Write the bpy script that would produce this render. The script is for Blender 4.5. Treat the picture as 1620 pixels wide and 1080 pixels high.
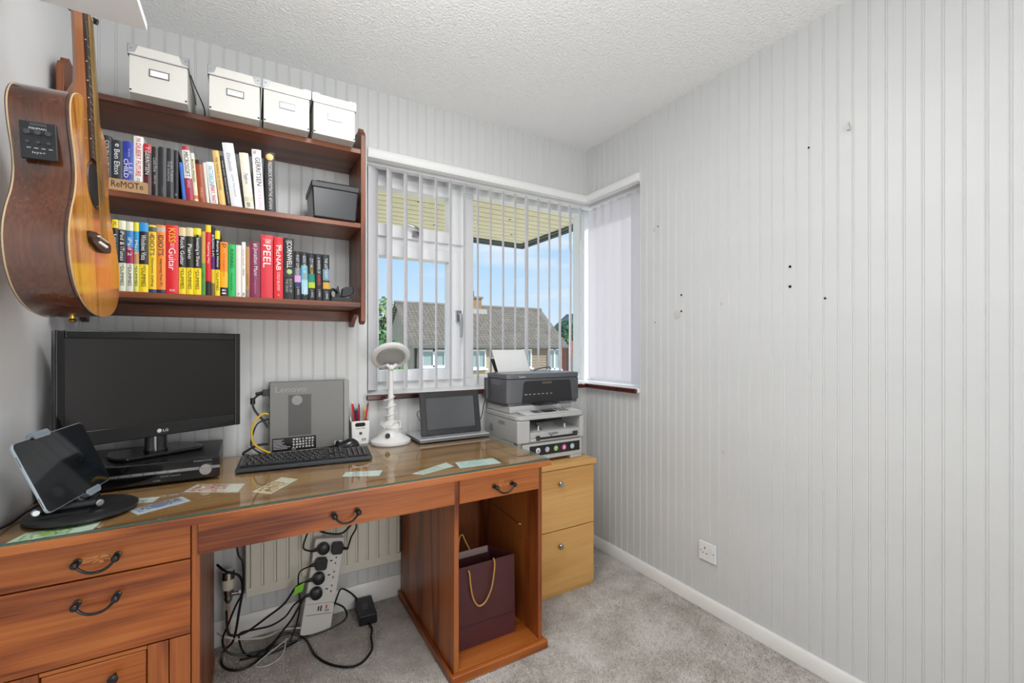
import bpy, math, random
from mathutils import Vector, Matrix
random.seed(7)
S = bpy.context.scene
COL = S.collection
for o in list(bpy.data.objects): bpy.data.objects.remove(o)
R = math.radians

# ---------------------------------------------------------------- camera, sky, light, exposure
cam = bpy.data.cameras.new('camera'); cam_o = bpy.data.objects.new('camera', cam); COL.objects.link(cam_o)
cam_o.location = (0, 0, 1.2); cam_o.rotation_euler = (R(90), 0, -math.atan(416/705))
cam.sensor_width = 36; cam.lens = 705/1620*36; cam.shift_y = 7/1620; cam.clip_start = 0.02; cam.clip_end = 300
S.camera = cam_o
S.view_settings.view_transform = 'Standard'; S.view_settings.look = 'None'
S.view_settings.gamma = 1; S.view_settings.use_curve_mapping = False
S.view_settings.exposure = 0.0

def lin(c):
    if isinstance(c, str):
        c = c.lstrip('#'); c = [int(c[i:i+2], 16)/255 for i in (0, 2, 4)]
    return tuple((x/12.92 if x <= .04045 else ((x+.055)/1.055)**2.4) for x in c[:3]) + (1,)

W = bpy.data.worlds.new('sky'); S.world = W; W.use_nodes = True
nt = W.node_tree; nt.nodes.clear()
def N(nt, t, **k):
    n = nt.nodes.new(t)
    for a, b in k.items():
        if a in n.inputs: n.inputs[a].default_value = b
        else: setattr(n, a, b)
    return n
tc = N(nt, 'ShaderNodeTexCoord'); sp = N(nt, 'ShaderNodeSeparateXYZ'); nt.links.new(tc.outputs['Generated'], sp.inputs[0])
rp = N(nt, 'ShaderNodeValToRGB'); nt.links.new(sp.outputs['Z'], rp.inputs[0])
e = rp.color_ramp.elements
e[0].position = 0.0; e[0].color = lin('#dfeefb'); e[1].position = 0.45; e[1].color = lin('#6fb2f5')
m_ = e.new(.12); m_.color = lin('#c3e1fb'); m_ = e.new(.24); m_.color = lin('#a6d3fb')
nz = N(nt, 'ShaderNodeTexNoise', Scale=3.0, Detail=5.0); mp = N(nt, 'ShaderNodeMapping'); mp.inputs['Scale'].default_value = (1, 1, 5)
nt.links.new(tc.outputs['Generated'], mp.inputs[0]); nt.links.new(mp.outputs[0], nz.inputs['Vector'])
cr = N(nt, 'ShaderNodeValToRGB'); cr.color_ramp.elements[0].position = .52; cr.color_ramp.elements[1].position = .75
nt.links.new(nz.outputs['Fac'], cr.inputs[0])
mx = N(nt, 'ShaderNodeMix', data_type='RGBA'); nt.links.new(cr.outputs[0], mx.inputs[0]); nt.links.new(rp.outputs[0], mx.inputs[6])
mx.inputs[7].default_value = lin('#e6f0fa')
bg = N(nt, 'ShaderNodeBackground', Strength=1.1); nt.links.new(mx.outputs[2], bg.inputs[0])
wo = N(nt, 'ShaderNodeOutputWorld'); nt.links.new(bg.outputs[0], wo.inputs[0])

def light(name, kind, loc, energy, color=(1, 1, 1), rot=(0, 0, 0), **k):
    l = bpy.data.lights.new(name, kind); l.energy = energy; l.color = color
    for a, b in k.items(): setattr(l, a, b)
    o = bpy.data.objects.new(name, l); o.location = loc; o.rotation_euler = rot; COL.objects.link(o); return o
light('sun', 'SUN', (0, -10, 20), 5.0, (1, .96, .90), Vector((-.72, .50, -.60)).to_track_quat('-Z', 'Y').to_euler(), angle=R(3))

light('added_down_fill', 'AREA', (.36, 1.04, 2.37), 11.5, (.97, .985, 1), (0, 0, 0), shape='DISK', size=.5)  # added out-of-view fill from above, washes the far walls and desk
light('added_point_fill', 'POINT', (.28, .80, 2.0), 14, (.97, .985, 1), shadow_soft_size=.16)  # added unseen point fill, also brightens the ceiling
light('added_front_fill', 'AREA', (.75, -.70, 1.25), 28, (.97, .985, 1), Vector((-.45, 1, .25)).to_track_quat('-Z', 'Y').to_euler(), shape='RECTANGLE', size=.9, size_y=1.9)  # added fill panel behind the camera; no doorway is built there
# ---------------------------------------------------------------- mesh helpers
class M:
    def __init__(s): s.v = []; s.f = []; s.mi = []
    def add(s, vs, fs, m=0):
        b = len(s.v); s.v += [tuple(p) for p in vs]
        for q in fs: s.f.append(tuple(b+i for i in q)); s.mi.append(m)
        return s
    def box(s, x0, y0, z0, x1, y1, z1, m=0):
        return s.add([(x0,y0,z0),(x1,y0,z0),(x1,y1,z0),(x0,y1,z0),(x0,y0,z1),(x1,y0,z1),(x1,y1,z1),(x0,y1,z1)],
                     [(0,3,2,1),(4,5,6,7),(0,1,5,4),(1,2,6,5),(2,3,7,6),(3,0,4,7)], m)
    def hexa(s, p, m=0):   # 8 points ordered like box
        return s.add(p, [(0,3,2,1),(4,5,6,7),(0,1,5,4),(1,2,6,5),(2,3,7,6),(3,0,4,7)], m)
    def prism(s, poly, a0, a1, axis='y', m=0):  # poly in the two other axes (x,z)/(y,z)/(x,y)
        n = len(poly)
        def pt(p, a): return {'y': (p[0], a, p[1]), 'x': (a, p[0], p[1]), 'z': (p[0], p[1], a)}[axis]
        vs = [pt(p, a0) for p in poly]+[pt(p, a1) for p in poly]
        fs = [(i, (i+1) % n, n+(i+1) % n, n+i) for i in range(n)]+[tuple(range(n-1, -1, -1)), tuple(range(n, 2*n))]
        return s.add(vs, fs, m)
    def tube(s, path, r, n=8, m=0, closed=False):
        P = [Vector(p) for p in path]; k = len(P); rr = r if isinstance(r, (list, tuple)) else [r]*k
        T = [((P[(i+1) % k]-P[i-1]) if closed else (P[min(i+1, k-1)]-P[max(i-1, 0)])).normalized() for i in range(k)]
        up = Vector((0, 0, 1)) if abs(T[0].z) < .9 else Vector((1, 0, 0))
        u = T[0].cross(up).normalized(); vs = []
        for i in range(k):
            u = (u-T[i]*u.dot(T[i])).normalized(); w = T[i].cross(u)
            for j in range(n):
                a = 2*math.pi*j/n; vs.append(P[i]+(u*math.cos(a)+w*math.sin(a))*rr[i])
        fs = []
        for i in range(k if closed else k-1):
            a, b = i*n, ((i+1) % k)*n
            for j in range(n): fs.append((a+j, a+(j+1) % n, b+(j+1) % n, b+j))
        if not closed: fs += [tuple(range(n-1, -1, -1)), tuple(range((k-1)*n, k*n))]
        return s.add(vs, fs, m)
    def lathe(s, prof, c=(0, 0, 0), n=24, axis='z', m=0, sx=1, sy=1):
        vs = []; k = len(prof)
        for r, h in prof:
            for j in range(n):
                a = 2*math.pi*j/n; p = (r*math.cos(a)*sx, r*math.sin(a)*sy, h)
                if axis == 'y': p = (p[0], p[2], p[1])
                if axis == 'x': p = (p[2], p[0], p[1])
                vs.append((c[0]+p[0], c[1]+p[1], c[2]+p[2]))
        fs = [(i*n+j, i*n+(j+1) % n, (i+1)*n+(j+1) % n, (i+1)*n+j) for i in range(k-1) for j in range(n)]
        fs += [tuple(range(n-1, -1, -1)), tuple(range((k-1)*n, k*n))]
        return s.add(vs, fs, m)
    def ball(s, c, r, n=10, m=0, sc=(1, 1, 1)):
        vs = []; h = n//2+1
        for i in range(h+1):
            t = math.pi*(i if 0 < i < h else (i+.02 if i == 0 else i-.02))/h
            for j in range(n):
                a = 2*math.pi*j/n
                vs.append((c[0]+r*sc[0]*math.sin(t)*math.cos(a), c[1]+r*sc[1]*math.sin(t)*math.sin(a), c[2]+r*sc[2]*math.cos(t)))
        fs = [(i*n+j, (i+1)*n+j, (i+1)*n+(j+1) % n, i*n+(j+1) % n) for i in range(h) for j in range(n)]
        return s.add(vs, fs, m)
    def build(s, name, mats, parent=None, local=False, smooth=False, bevel=0, seg=2, shift=None, vis=True):
        me = bpy.data.meshes.new(name)
        off = Vector((0, 0, 0))
        if parent is not None and not local: off = ROOT.get(parent.name, Vector((0, 0, 0)))
        if shift is not None: off = Vector(shift)
        me.from_pydata([tuple(Vector(p)-off) for p in s.v], [], s.f)
        if not isinstance(mats, (list, tuple)): mats = [mats]
        for m in mats: me.materials.append(m)
        if len(mats) > 1: me.polygons.foreach_set('material_index', s.mi)
        me.update(); me.validate()
        import bmesh
        bm = bmesh.new(); bm.from_mesh(me); bmesh.ops.recalc_face_normals(bm, faces=bm.faces); bm.to_mesh(me); bm.free()
        if smooth: me.shade_smooth(); me.set_sharp_from_angle(angle=R(40))
        o = bpy.data.objects.new(name, me); COL.objects.link(o)
        if parent is not None:
            o.parent = parent
            ROOT[o.name] = off if not local else Vector((0, 0, 0))
        elif shift is not None: o.location = shift; ROOT[o.name] = Vector(shift)
        if bevel:
            b = o.modifiers.new('bevel', 'BEVEL'); b.width = bevel; b.segments = seg; b.limit_method = 'ANGLE'; b.angle_limit = R(40)
            me.shade_smooth(); me.set_sharp_from_angle(angle=R(80)); b.harden_normals = True
        return o
ROOT = {}
def tag(o, label, cat, group=None, kind=None):
    o['label'] = label; o['category'] = cat
    if group: o['group'] = group
    if kind: o['kind'] = kind
    return o
def thing(name, label, cat, loc, rot=(0, 0, 0), group=None):
    o = bpy.data.objects.new(name, None); o.empty_display_size = .05; COL.objects.link(o)
    o.location = loc; o.rotation_euler = rot; ROOT[o.name] = Vector(loc)
    return tag(o, label, cat, group)
def struct(o): o['kind'] = 'structure'; return o
def spline(pts, k=6):
    P = [Vector(p) for p in pts]; out = []
    for i in range(len(P)-1):
        a = P[max(i-1, 0)]; b = P[i]; c = P[i+1]; d = P[min(i+2, len(P)-1)]
        for j in range(k):
            t = j/k
            out.append(.5*((2*b)+(c-a)*t+(2*a-5*b+4*c-d)*t*t+(3*b-a-3*c+d)*t**3))
    out.append(P[-1]); return out
_tc = {}
def text_geo(s):
    if s in _tc: return _tc[s]
    c = bpy.data.curves.new('t', 'FONT'); c.body = s; c.resolution_u = 2; c.size = 1; c.offset = 0
    o = bpy.data.objects.new('t', c); COL.objects.link(o)
    me = o.to_mesh(); vs = [v.co.copy() for v in me.vertices]; fs = [tuple(p.vertices) for p in me.polygons]
    o.to_mesh_clear(); bpy.data.objects.remove(o); bpy.data.curves.remove(c)
    x0 = min(v.x for v in vs); x1 = max(v.x for v in vs); y0 = min(v.y for v in vs); y1 = max(v.y for v in vs)
    vs = [((v.x-x0)/(x1-x0)-.5, (v.y-y0)/(y1-y0)-.5) for v in vs]
    _tc[s] = (vs, fs); return _tc[s]
def text(m, s, org, X, Y, w, h, mi=0):
    """writes s centred on org; X, Y are unit directions, w and h the size of the line"""
    vs, fs = text_geo(s); org = Vector(org); X = Vector(X); Y = Vector(Y)
    m.add([org+X*(a*w)+Y*(b*h) for a, b in vs], fs, mi); return m

# ---------------------------------------------------------------- materials
def mat(name, col, rough=.5, metal=0, bump=0, bscale=200, spec=.5, coat=0, alpha=None, emit=None, var=0, vscale=8):
    m = bpy.data.materials.new(name); m.use_nodes = True; nt = m.node_tree
    b = nt.nodes['Principled BSDF']; b.inputs['Base Color'].default_value = lin(col)
    b.inputs['Roughness'].default_value = rough; b.inputs['Metallic'].default_value = metal
    b.inputs['Specular IOR Level'].default_value = spec
    if coat: b.inputs['Coat Weight'].default_value = coat; b.inputs['Coat Roughness'].default_value = .05
    if emit: b.inputs['Emission Color'].default_value = lin(col); b.inputs['Emission Strength'].default_value = emit
    if bump or var:
        tc = N(nt, 'ShaderNodeTexCoord')
    if bump:
        nz = N(nt, 'ShaderNodeTexNoise', Scale=bscale, Detail=3.0); nt.links.new(tc.outputs['Object'], nz.inputs['Vector'])
        bp = N(nt, 'ShaderNodeBump', Strength=bump, Distance=.002); nt.links.new(nz.outputs['Fac'], bp.inputs['Height'])
        nt.links.new(bp.outputs[0], b.inputs['Normal'])
    if var:
        nz = N(nt, 'ShaderNodeTexNoise', Scale=vscale, Detail=6.0, Roughness=.6); nt.links.new(tc.outputs['Object'], nz.inputs['Vector'])
        c = lin(col); r = N(nt, 'ShaderNodeValToRGB'); nt.links.new(nz.outputs['Fac'], r.inputs[0])
        r.color_ramp.elements[0].position = .3; r.color_ramp.elements[1].position = .7
        r.color_ramp.elements[0].color = tuple(x*(1-var) for x in c[:3])+(1,); r.color_ramp.elements[1].color = tuple(min(1, x*(1+var)) for x in c[:3])+(1,)
        nt.links.new(r.outputs[0], b.inputs['Base Color'])
    return m
def wood(name, cols, axis='x', rough=.38, scale=1.0, ring=26, coat=.15, contrast=1.0, deep='y'):
    m = bpy.data.materials.new(name); m.use_nodes = True; nt = m.node_tree; b = nt.nodes['Principled BSDF']
    L = nt.links.new
    tc = N(nt, 'ShaderNodeTexCoord'); oi = N(nt, 'ShaderNodeObjectInfo')
    vm = N(nt, 'ShaderNodeVectorMath', operation='SCALE'); vm.inputs[0].default_value = (3.1, 5.7, 4.3); L(oi.outputs['Random'], vm.inputs['Scale'])
    va = N(nt, 'ShaderNodeVectorMath', operation='ADD'); L(tc.outputs['Object'], va.inputs[0]); L(vm.outputs[0], va.inputs[1])
    def mapped(long, across, dp=None):
        mp = N(nt, 'ShaderNodeMapping'); k = [across*scale]*3; k['xyz'.index(axis)] = long*scale
        if dp is not None: k['xyz'.index(deep)] = dp
        mp.inputs['Scale'].default_value = k; L(va.outputs[0], mp.inputs[0]); return mp
    a = mapped(.9, 5.5); n1 = N(nt, 'ShaderNodeTexNoise', Scale=1.0, Detail=1.5, Roughness=.45); L(a.outputs[0], n1.inputs['Vector'])
    mu = N(nt, 'ShaderNodeMath', operation='MULTIPLY'); L(n1.outputs['Fac'], mu.inputs[0]); mu.inputs[1].default_value = ring
    si = N(nt, 'ShaderNodeMath', operation='SINE'); L(mu.outputs[0], si.inputs[0])
    a2 = mapped(4, 160); n2 = N(nt, 'ShaderNodeTexNoise', Scale=1.0, Detail=3.0); L(a2.outputs[0], n2.inputs['Vector'])
    a3 = mapped(.6, 2.2); n3 = N(nt, 'ShaderNodeTexNoise', Scale=1.0, Detail=2.0); L(a3.outputs[0], n3.inputs['Vector'])
    sh_ = N(nt, 'ShaderNodeMath', operation='MULTIPLY_ADD'); L(si.outputs[0], sh_.inputs[0]); sh_.inputs[1].default_value = .5; sh_.inputs[2].default_value = .5
    pw_ = N(nt, 'ShaderNodeMath', operation='POWER'); L(sh_.outputs[0], pw_.inputs[0]); pw_.inputs[1].default_value = 3.5
    ma = N(nt, 'ShaderNodeMath', operation='MULTIPLY_ADD'); L(pw_.outputs[0], ma.inputs[0]); ma.inputs[1].default_value = -.26*contrast; ma.inputs[2].default_value = .20
    mb = N(nt, 'ShaderNodeMath', operation='MULTIPLY_ADD'); L(n2.outputs['Fac'], mb.inputs[0]); mb.inputs[1].default_value = .50*contrast; L(ma.outputs[0], mb.inputs[2])
    mc = N(nt, 'ShaderNodeMath', operation='MULTIPLY_ADD'); L(n3.outputs['Fac'], mc.inputs[0]); mc.inputs[1].default_value = .42; L(mb.outputs[0], mc.inputs[2])
    r = N(nt, 'ShaderNodeValToRGB'); L(mc.outputs[0], r.inputs[0]); r.color_ramp.elements[0].position = .32; r.color_ramp.elements[1].position = .86
    r.color_ramp.elements[0].color = lin(cols[0]); r.color_ramp.elements[1].color = lin(cols[2]); q = r.color_ramp.elements.new(.58); q.color = lin(cols[1])
    # knots
    vo = N(nt, 'ShaderNodeTexVoronoi', Scale=1.0); a4 = mapped(2.6, 6.0, .05); L(a4.outputs[0], vo.inputs['Vector'])
    kr = N(nt, 'ShaderNodeValToRGB'); kr.color_ramp.elements[0].position = .025; kr.color_ramp.elements[1].position = .10
    kr.color_ramp.elements[0].color = (.28, .22, .2, 1); kr.color_ramp.elements[1].color = (1, 1, 1, 1); L(vo.outputs['Distance'], kr.inputs[0])
    mm = N(nt, 'ShaderNodeMix', data_type='RGBA', blend_type='MULTIPLY'); mm.inputs[0].default_value = .8; L(r.outputs[0], mm.inputs[6]); L(kr.outputs[0], mm.inputs[7])
    L(mm.outputs[2], b.inputs['Base Color'])
    bp = N(nt, 'ShaderNodeBump', Strength=.08, Distance=.001); L(n2.outputs['Fac'], bp.inputs['Height']); L(bp.outputs[0], b.inputs['Normal'])
    b.inputs['Roughness'].default_value = rough; b.inputs['Coat Weight'].default_value = coat; b.inputs['Coat Roughness'].default_value = .2
    return m
def glass(name, tint='#ffffff', ior=1.5):
    m = bpy.data.materials.new(name); m.use_nodes = True; nt = m.node_tree; nt.nodes.clear(); L = nt.links.new
    t = N(nt, 'ShaderNodeBsdfTransparent'); t.inputs[0].default_value = lin(tint)
    g = N(nt, 'ShaderNodeBsdfGlossy'); g.inputs['Roughness'].default_value = 0.0
    fr = N(nt, 'ShaderNodeFresnel', IOR=ior); ge = N(nt, 'ShaderNodeNewGeometry')
    iv = N(nt, 'ShaderNodeMath', operation='SUBTRACT'); iv.inputs[0].default_value = 1; L(ge.outputs['Backfacing'], iv.inputs[1])
    fm = N(nt, 'ShaderNodeMath', operation='MULTIPLY'); L(fr.outputs[0], fm.inputs[0]); L(iv.outputs[0], fm.inputs[1]); mi = N(nt, 'ShaderNodeMixShader'); o = N(nt, 'ShaderNodeOutputMaterial')
    L(fm.outputs[0], mi.inputs[0]); L(t.outputs[0], mi.inputs[1]); L(g.outputs[0], mi.inputs[2]); L(mi.outputs[0], o.inputs[0]); return m
PAL = {}
def C(col, rough=.55, **k):
    key = (col, rough)+tuple(sorted(k.items()))
    if key not in PAL: PAL[key] = mat('paint_'+col.strip('#'), col, rough, **k)
    return PAL[key]
WALL = mat('wall_paint', '#d2d3d2', .45, bump=.05, bscale=60, var=.035, vscale=2.5)
PLASTER = mat('plaster_paint', '#ebebeb', .6, bump=.08, bscale=40, var=.03, vscale=2)
UPVC = mat('white_upvc', '#f6f7f7', .25)
GLOSSW = mat('gloss_white', '#e9e8e4', .3, var=.03, vscale=6)
PINE_X = wood('pine_across', ['#65290a', '#a2561f', '#c0763a'], 'x')
PINE_Z = wood('pine_upright', ['#5e270b', '#934d20', '#b46b30'], 'z')
PINE_S = wood('pine_side', ['#5e270b', '#934d20', '#b46b30'], 'z', deep='x')
PINE_Y = wood('pine_deep', ['#5e270b', '#934d20', '#b46b30'], 'y', deep='x')
PINE_TOP = wood('pine_top', ['#7a4a28', '#a87444', '#c4915a'], 'x', rough=.4, deep='z')
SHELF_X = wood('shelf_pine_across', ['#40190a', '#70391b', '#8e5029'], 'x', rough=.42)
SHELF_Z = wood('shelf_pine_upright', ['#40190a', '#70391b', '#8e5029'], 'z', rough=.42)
OAK_X = wood('oak_across', ['#bd8a4c', '#d4a462', '#e2b97e'], 'x', ring=12, contrast=.6, rough=.45, coat=0)
OAK_Z = wood('oak_upright', ['#bd8a4c', '#d4a462', '#e2b97e'], 'z', ring=12, contrast=.6, rough=.45, coat=0)
BLACK = mat('black_plastic', '#17181a', .4); GBLACK = mat('gloss_black', '#0c0c0d', .08, spec=.6)
IRON = mat('black_iron', '#161616', .35, bump=.1, bscale=300); CHROME = mat('chrome', '#c8cacc', .18, metal=1)
STEEL = mat('brushed_steel', '#b4b6b8', .3, metal=1); WHITEP = mat('white_plastic', '#e6e6e3', .35)
RUBBER = mat('black_cable', '#121212', .45)
PANE = glass('window_glass', '#fcfdfd'); GLASS = glass('table_glass', '#f8fdfb', 1.72)
# ---------------------------------------------------------------- room shell
XL, XR, YB, YF, H = -.53, 1.798, 2.139, -.75, 2.4
WX0, WY1, ZS, ZH = .475, 1.700, .950, 2.12      # window: left edge on back wall, near edge on right wall, sill, head
T = .27
wb = M()
wb.box(XL-T, YB, -.1, WX0, YB+T, H+.1); wb.box(WX0, YB, -.1, XR+T, YB+T, ZS); wb.box(WX0, YB, ZH, XR+T, YB+T, H+.1)
wall_back = struct(wb.build('wall_back', WALL))
wr = M()
wr.box(XR, YF, -.1, XR+T, WY1, H+.1); wr.box(XR, WY1, -.1, XR+T, YB, ZS); wr.box(XR, WY1, ZH, XR+T, YB, H+.1)
wall_right = struct(wr.build('wall_right', WALL))
wall_left = struct(M().box(XL-T, YF, -.1, XL, YB, H+.1).build('wall_left', PLASTER))
wall_front = struct(M().box(XL-T, YF-T, -.1, XR+T, YF, H+.1).build('wall_front', PLASTER))
# carpet
cm = bpy.data.materials.new('carpet'); cm.use_nodes = True; nt = cm.node_tree; b = nt.nodes['Principled BSDF']; L = nt.links.new
tcn = N(nt, 'ShaderNodeTexCoord')
n1 = N(nt, 'ShaderNodeTexNoise', Scale=5.0, Detail=6.0, Roughness=.65); L(tcn.outputs['Object'], n1.inputs['Vector'])
n2 = N(nt, 'ShaderNodeTexNoise', Scale=150.0, Detail=4.0, Roughness=.7); L(tcn.outputs['Object'], n2.inputs['Vector'])
n3 = N(nt, 'ShaderNodeTexVoronoi', Scale=210.0); L(tcn.outputs['Object'], n3.inputs['Vector'])
r1 = N(nt, 'ShaderNodeValToRGB'); L(n1.outputs['Fac'], r1.inputs[0]); r1.color_ramp.elements[0].position = .33; r1.color_ramp.elements[1].position = .62
r1.color_ramp.elements[0].color = lin('#c6bcb1'); r1.color_ramp.elements[1].color = lin('#f0ebe5')
r2 = N(nt, 'ShaderNodeValToRGB'); L(n2.outputs['Fac'], r2.inputs[0]); r2.color_ramp.elements[0].position = .3; r2.color_ramp.elements[1].position = .6
r2.color_ramp.elements[0].color = (.78, .76, .74, 1); r2.color_ramp.elements[1].color = (1, 1, 1, 1)
mm = N(nt, 'ShaderNodeMix', data_type='RGBA', blend_type='MULTIPLY'); mm.inputs[0].default_value = .85; L(r1.outputs[0], mm.inputs[6]); L(r2.outputs[0], mm.inputs[7])
L(mm.outputs[2], b.inputs['Base Color']); b.inputs['Roughness'].default_value = 1; b.inputs['Specular IOR Level'].default_value = .1
b.inputs['Sheen Weight'].default_value = .3
ad = N(nt, 'ShaderNodeMath', operation='ADD'); L(n2.outputs['Fac'], ad.inputs[0]); L(n3.outputs['Distance'], ad.inputs[1])
bp = N(nt, 'ShaderNodeBump', Strength=.9, Distance=.006); L(ad.outputs[0], bp.inputs['Height']); L(bp.outputs[0], b.inputs['Normal'])
floor = struct(M().box(XL-T, YF-T, -.12, XR+T, YB+T, 0).build('floor', cm))
# carpet pile: short tufts over the visible part of the floor
pm = M(); rnd = random.Random(3)
def tuft(x, y, h, w):
    a = rnd.uniform(0, math.pi); dx, dy = math.cos(a)*w, math.sin(a)*w; lx, ly = rnd.uniform(-.5, .5)*h, rnd.uniform(-.5, .5)*h
    pm.v += [(x-dx, y-dy, 0), (x+dx, y+dy, 0), (x+lx, y+ly, h)]; n = len(pm.v); pm.f.append((n-3, n-2, n-1)); pm.mi.append(0)
for i in range(90000):
    x = rnd.uniform(-.12, XR-.02); y = rnd.uniform(.75, 2.12)
    if 1.05 < x < 1.5 and y > 1.73 or .615 < x < 1.02 and y > 1.46: continue
    d = .508*x+.861*y
    if (.861*x-.508*y) < -.85*d*1.0 or d < 1.5: continue
    tuft(x, y, rnd.uniform(.004, .009), rnd.uniform(.0012, .0022))
me = bpy.data.meshes.new('carpet_pile'); me.from_pydata(pm.v, [], pm.f); me.materials.append(cm)
po = bpy.data.objects.new('carpet_pile', me); COL.objects.link(po); po.parent = floor; po['kind'] = 'stuff'
# ceiling with stippled artex
cm2 = bpy.data.materials.new('artex'); cm2.use_nodes = True; nt = cm2.node_tree; b = nt.nodes['Principled BSDF']; L = nt.links.new
tcn = N(nt, 'ShaderNodeTexCoord'); b.inputs['Base Color'].default_value = lin('#f6f6f5'); b.inputs['Roughness'].default_value = .6
v1 = N(nt, 'ShaderNodeTexNoise', Scale=105.0, Detail=3.0, Roughness=.6); L(tcn.outputs['Object'], v1.inputs['Vector'])
v2 = N(nt, 'ShaderNodeTexVoronoi', Scale=125.0); v2.feature = 'SMOOTH_F1'; L(tcn.outputs['Object'], v2.inputs['Vector'])
ad = N(nt, 'ShaderNodeMath', operation='MULTIPLY_ADD'); L(v1.outputs['Fac'], ad.inputs[0]); ad.inputs[1].default_value = 1.3; L(v2.outputs['Distance'], ad.inputs[2])
bp = N(nt, 'ShaderNodeBump', Strength=.55, Distance=.006); L(ad.outputs[0], bp.inputs['Height']); L(bp.outputs[0], b.inputs['Normal'])
ceiling = struct(M().box(XL-T, YF-T, H, XR+T, YB+T, H+.12).build('ceiling', cm2))
# tongue-and-groove boards: flat face, groove, bead, groove
_bm = {}
def board_mesh(w, h):
    k = (round(w, 4), round(h, 4))
    if k in _bm: return _bm[k]
    t, g = .0040, .0022
    full = [(0, g), (.0016, t)] + [(w-.0086, t), (w-.0072, g), (w-.0062, t*.8), (w-.0044, t*1.15), (w-.0022, t*.95), (w-.0010, g), (w, g)] if w > .02 else [(0, g), (.0016, t), (w, t)]
    n = len(full); vs = [(a, b_, 0) for a, b_ in full]+[(a, b_, h) for a, b_ in full]
    fs = [(i, i+1, n+i+1, n+i) for i in range(n-1)]
    me = bpy.data.meshes.new('board'); me.from_pydata(vs, [], fs); me.materials.append(WALL)
    for p in me.polygons: p.use_smooth = False
    _bm[k] = me; return me
def board(parent, loc, rz, w, h):
    o = bpy.data.objects.new('board', board_mesh(w, h)); COL.objects.link(o); o.parent = parent; o.location = loc; o.rotation_euler = (0, 0, rz)
# back wall: local +x runs to -x world (rotate 180), thickness towards -y
pb = .04725
x = WX0
def bcol(x_hi, w, segs):
    for z0, z1 in segs: board(wall_back, (x_hi, YB, z0), math.pi, w, z1-z0)
for i in range(28): bcol(WX0+pb*(i+1), pb, [(.0, ZS), (ZH, H)])
k = 0
while x > XL+.001:
    w = min(pb, x-XL); bcol(x, w, [(0, H)]); x -= pb
# right wall: local +x runs towards -y world, thickness towards -x  (rotation -90: x->-y, y->+x) so mirror with +90 and +y
pr = .0462
def rcol(y_lo, w, segs):
    for z0, z1 in segs: board(wall_right, (XR, y_lo, z0), math.pi/2, w, z1-z0)
y = WY1
while y < YB-.001:
    w = min(pr, YB-y); rcol(y, w, [(0, ZS), (ZH, H)]); y += pr
y = WY1-pr
while y > -.5:
    rcol(y, pr, [(0, H)]); y -= pr
# marks on the right wall
HOLE = mat('screw_hole_dark', '#1b1917', .9); CHIP = mat('bare_plaster', '#cfc9bd', .9)
def wpt(u, v, r, m, name, d=.0015, sx=1):
    q = M().lathe([(r*.3, -d), (r, -d*.6), (r, 0)], (0, 0, 0), 10, 'x', sx=sx)
    o = q.build(name, m, wall_right, shift=(0, 0, 0)); o.location = (XR-.0052, u, v); return o
for u, v, r in ((1.4337,1.445,.0048),(1.4337,1.367,.0048),(.933,1.505,.0052),(.933,1.428,.0055),(.8665,1.937,.0038),(.812,1.372,.0040),(1.576,1.808,.0035),(1.595,1.321,.003)): wpt(u, v, r, HOLE, 'screw_hole')
for u, v, r in ((1.46,1.352,.022),(1.223,1.386,.008),(1.216,.735,.01),(1.60,1.795,.008)): wpt(u, v, r, mat('filler_patch','#cbcac6',.7), 'filler_patch', .0008)
q = M().lathe([(.002, -.012), (.006, -.012), (.007, -.004), (.003, 0)], (0, 0, 0), 8, 'x').box(-.011, -.002, .0, -.006, .002, .022).build('wall_plug', CHIP, wall_right, shift=(0,0,0)); q.location = (XR-.005, .737, 1.953)
# skirting
def skirt(name, poly, a0, a1, axis): return struct(M().prism(poly, a0, a1, axis).build(name, GLOSSW, bevel=.003))
skirt('baseboard_back', [(YB-.017, 0), (YB, 0), (YB, .10), (YB-.010, .10), (YB-.017, .088)], XL, XR, 'x')
skirt('baseboard_right', [(XR-.020, 0), (XR, 0), (XR, .062), (XR-.012, .062), (XR-.020, .052)], YF, YB-.018, 'y')
skirt('baseboard_left', [(XL, 0), (XL+.017, 0), (XL+.017, .088), (XL+.010, .10), (XL, .10)], YF, YB-.018, 'y')
# window head trim (rounded plaster bead)
def bead(c0, c1):
    a = [(-.010+.0, -.0)]
    return [(0, ZH-.042), (-.018, ZH-.040), (-.026, ZH-.026), (-.026, ZH-.010), (-.018, ZH+.002), (0, ZH+.004)]
HEADP = mat('head_trim_paint', '#eeeeec', .4, bump=.15, bscale=50)
struct(M().prism([(YB+a, z) for a, z in bead(0, 0)]+[(YB+.02, ZH+.002), (YB+.02, ZH-.042)], WX0, XR-.0, 'x').build('trim_1', HEADP, smooth=True))
struct(M().prism([(XR+a, z) for a, z in bead(0, 0)]+[(XR+.02, ZH+.002), (XR+.02, ZH-.042)], WY1, YB, 'y').build('trim_2', HEADP, smooth=True))

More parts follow.
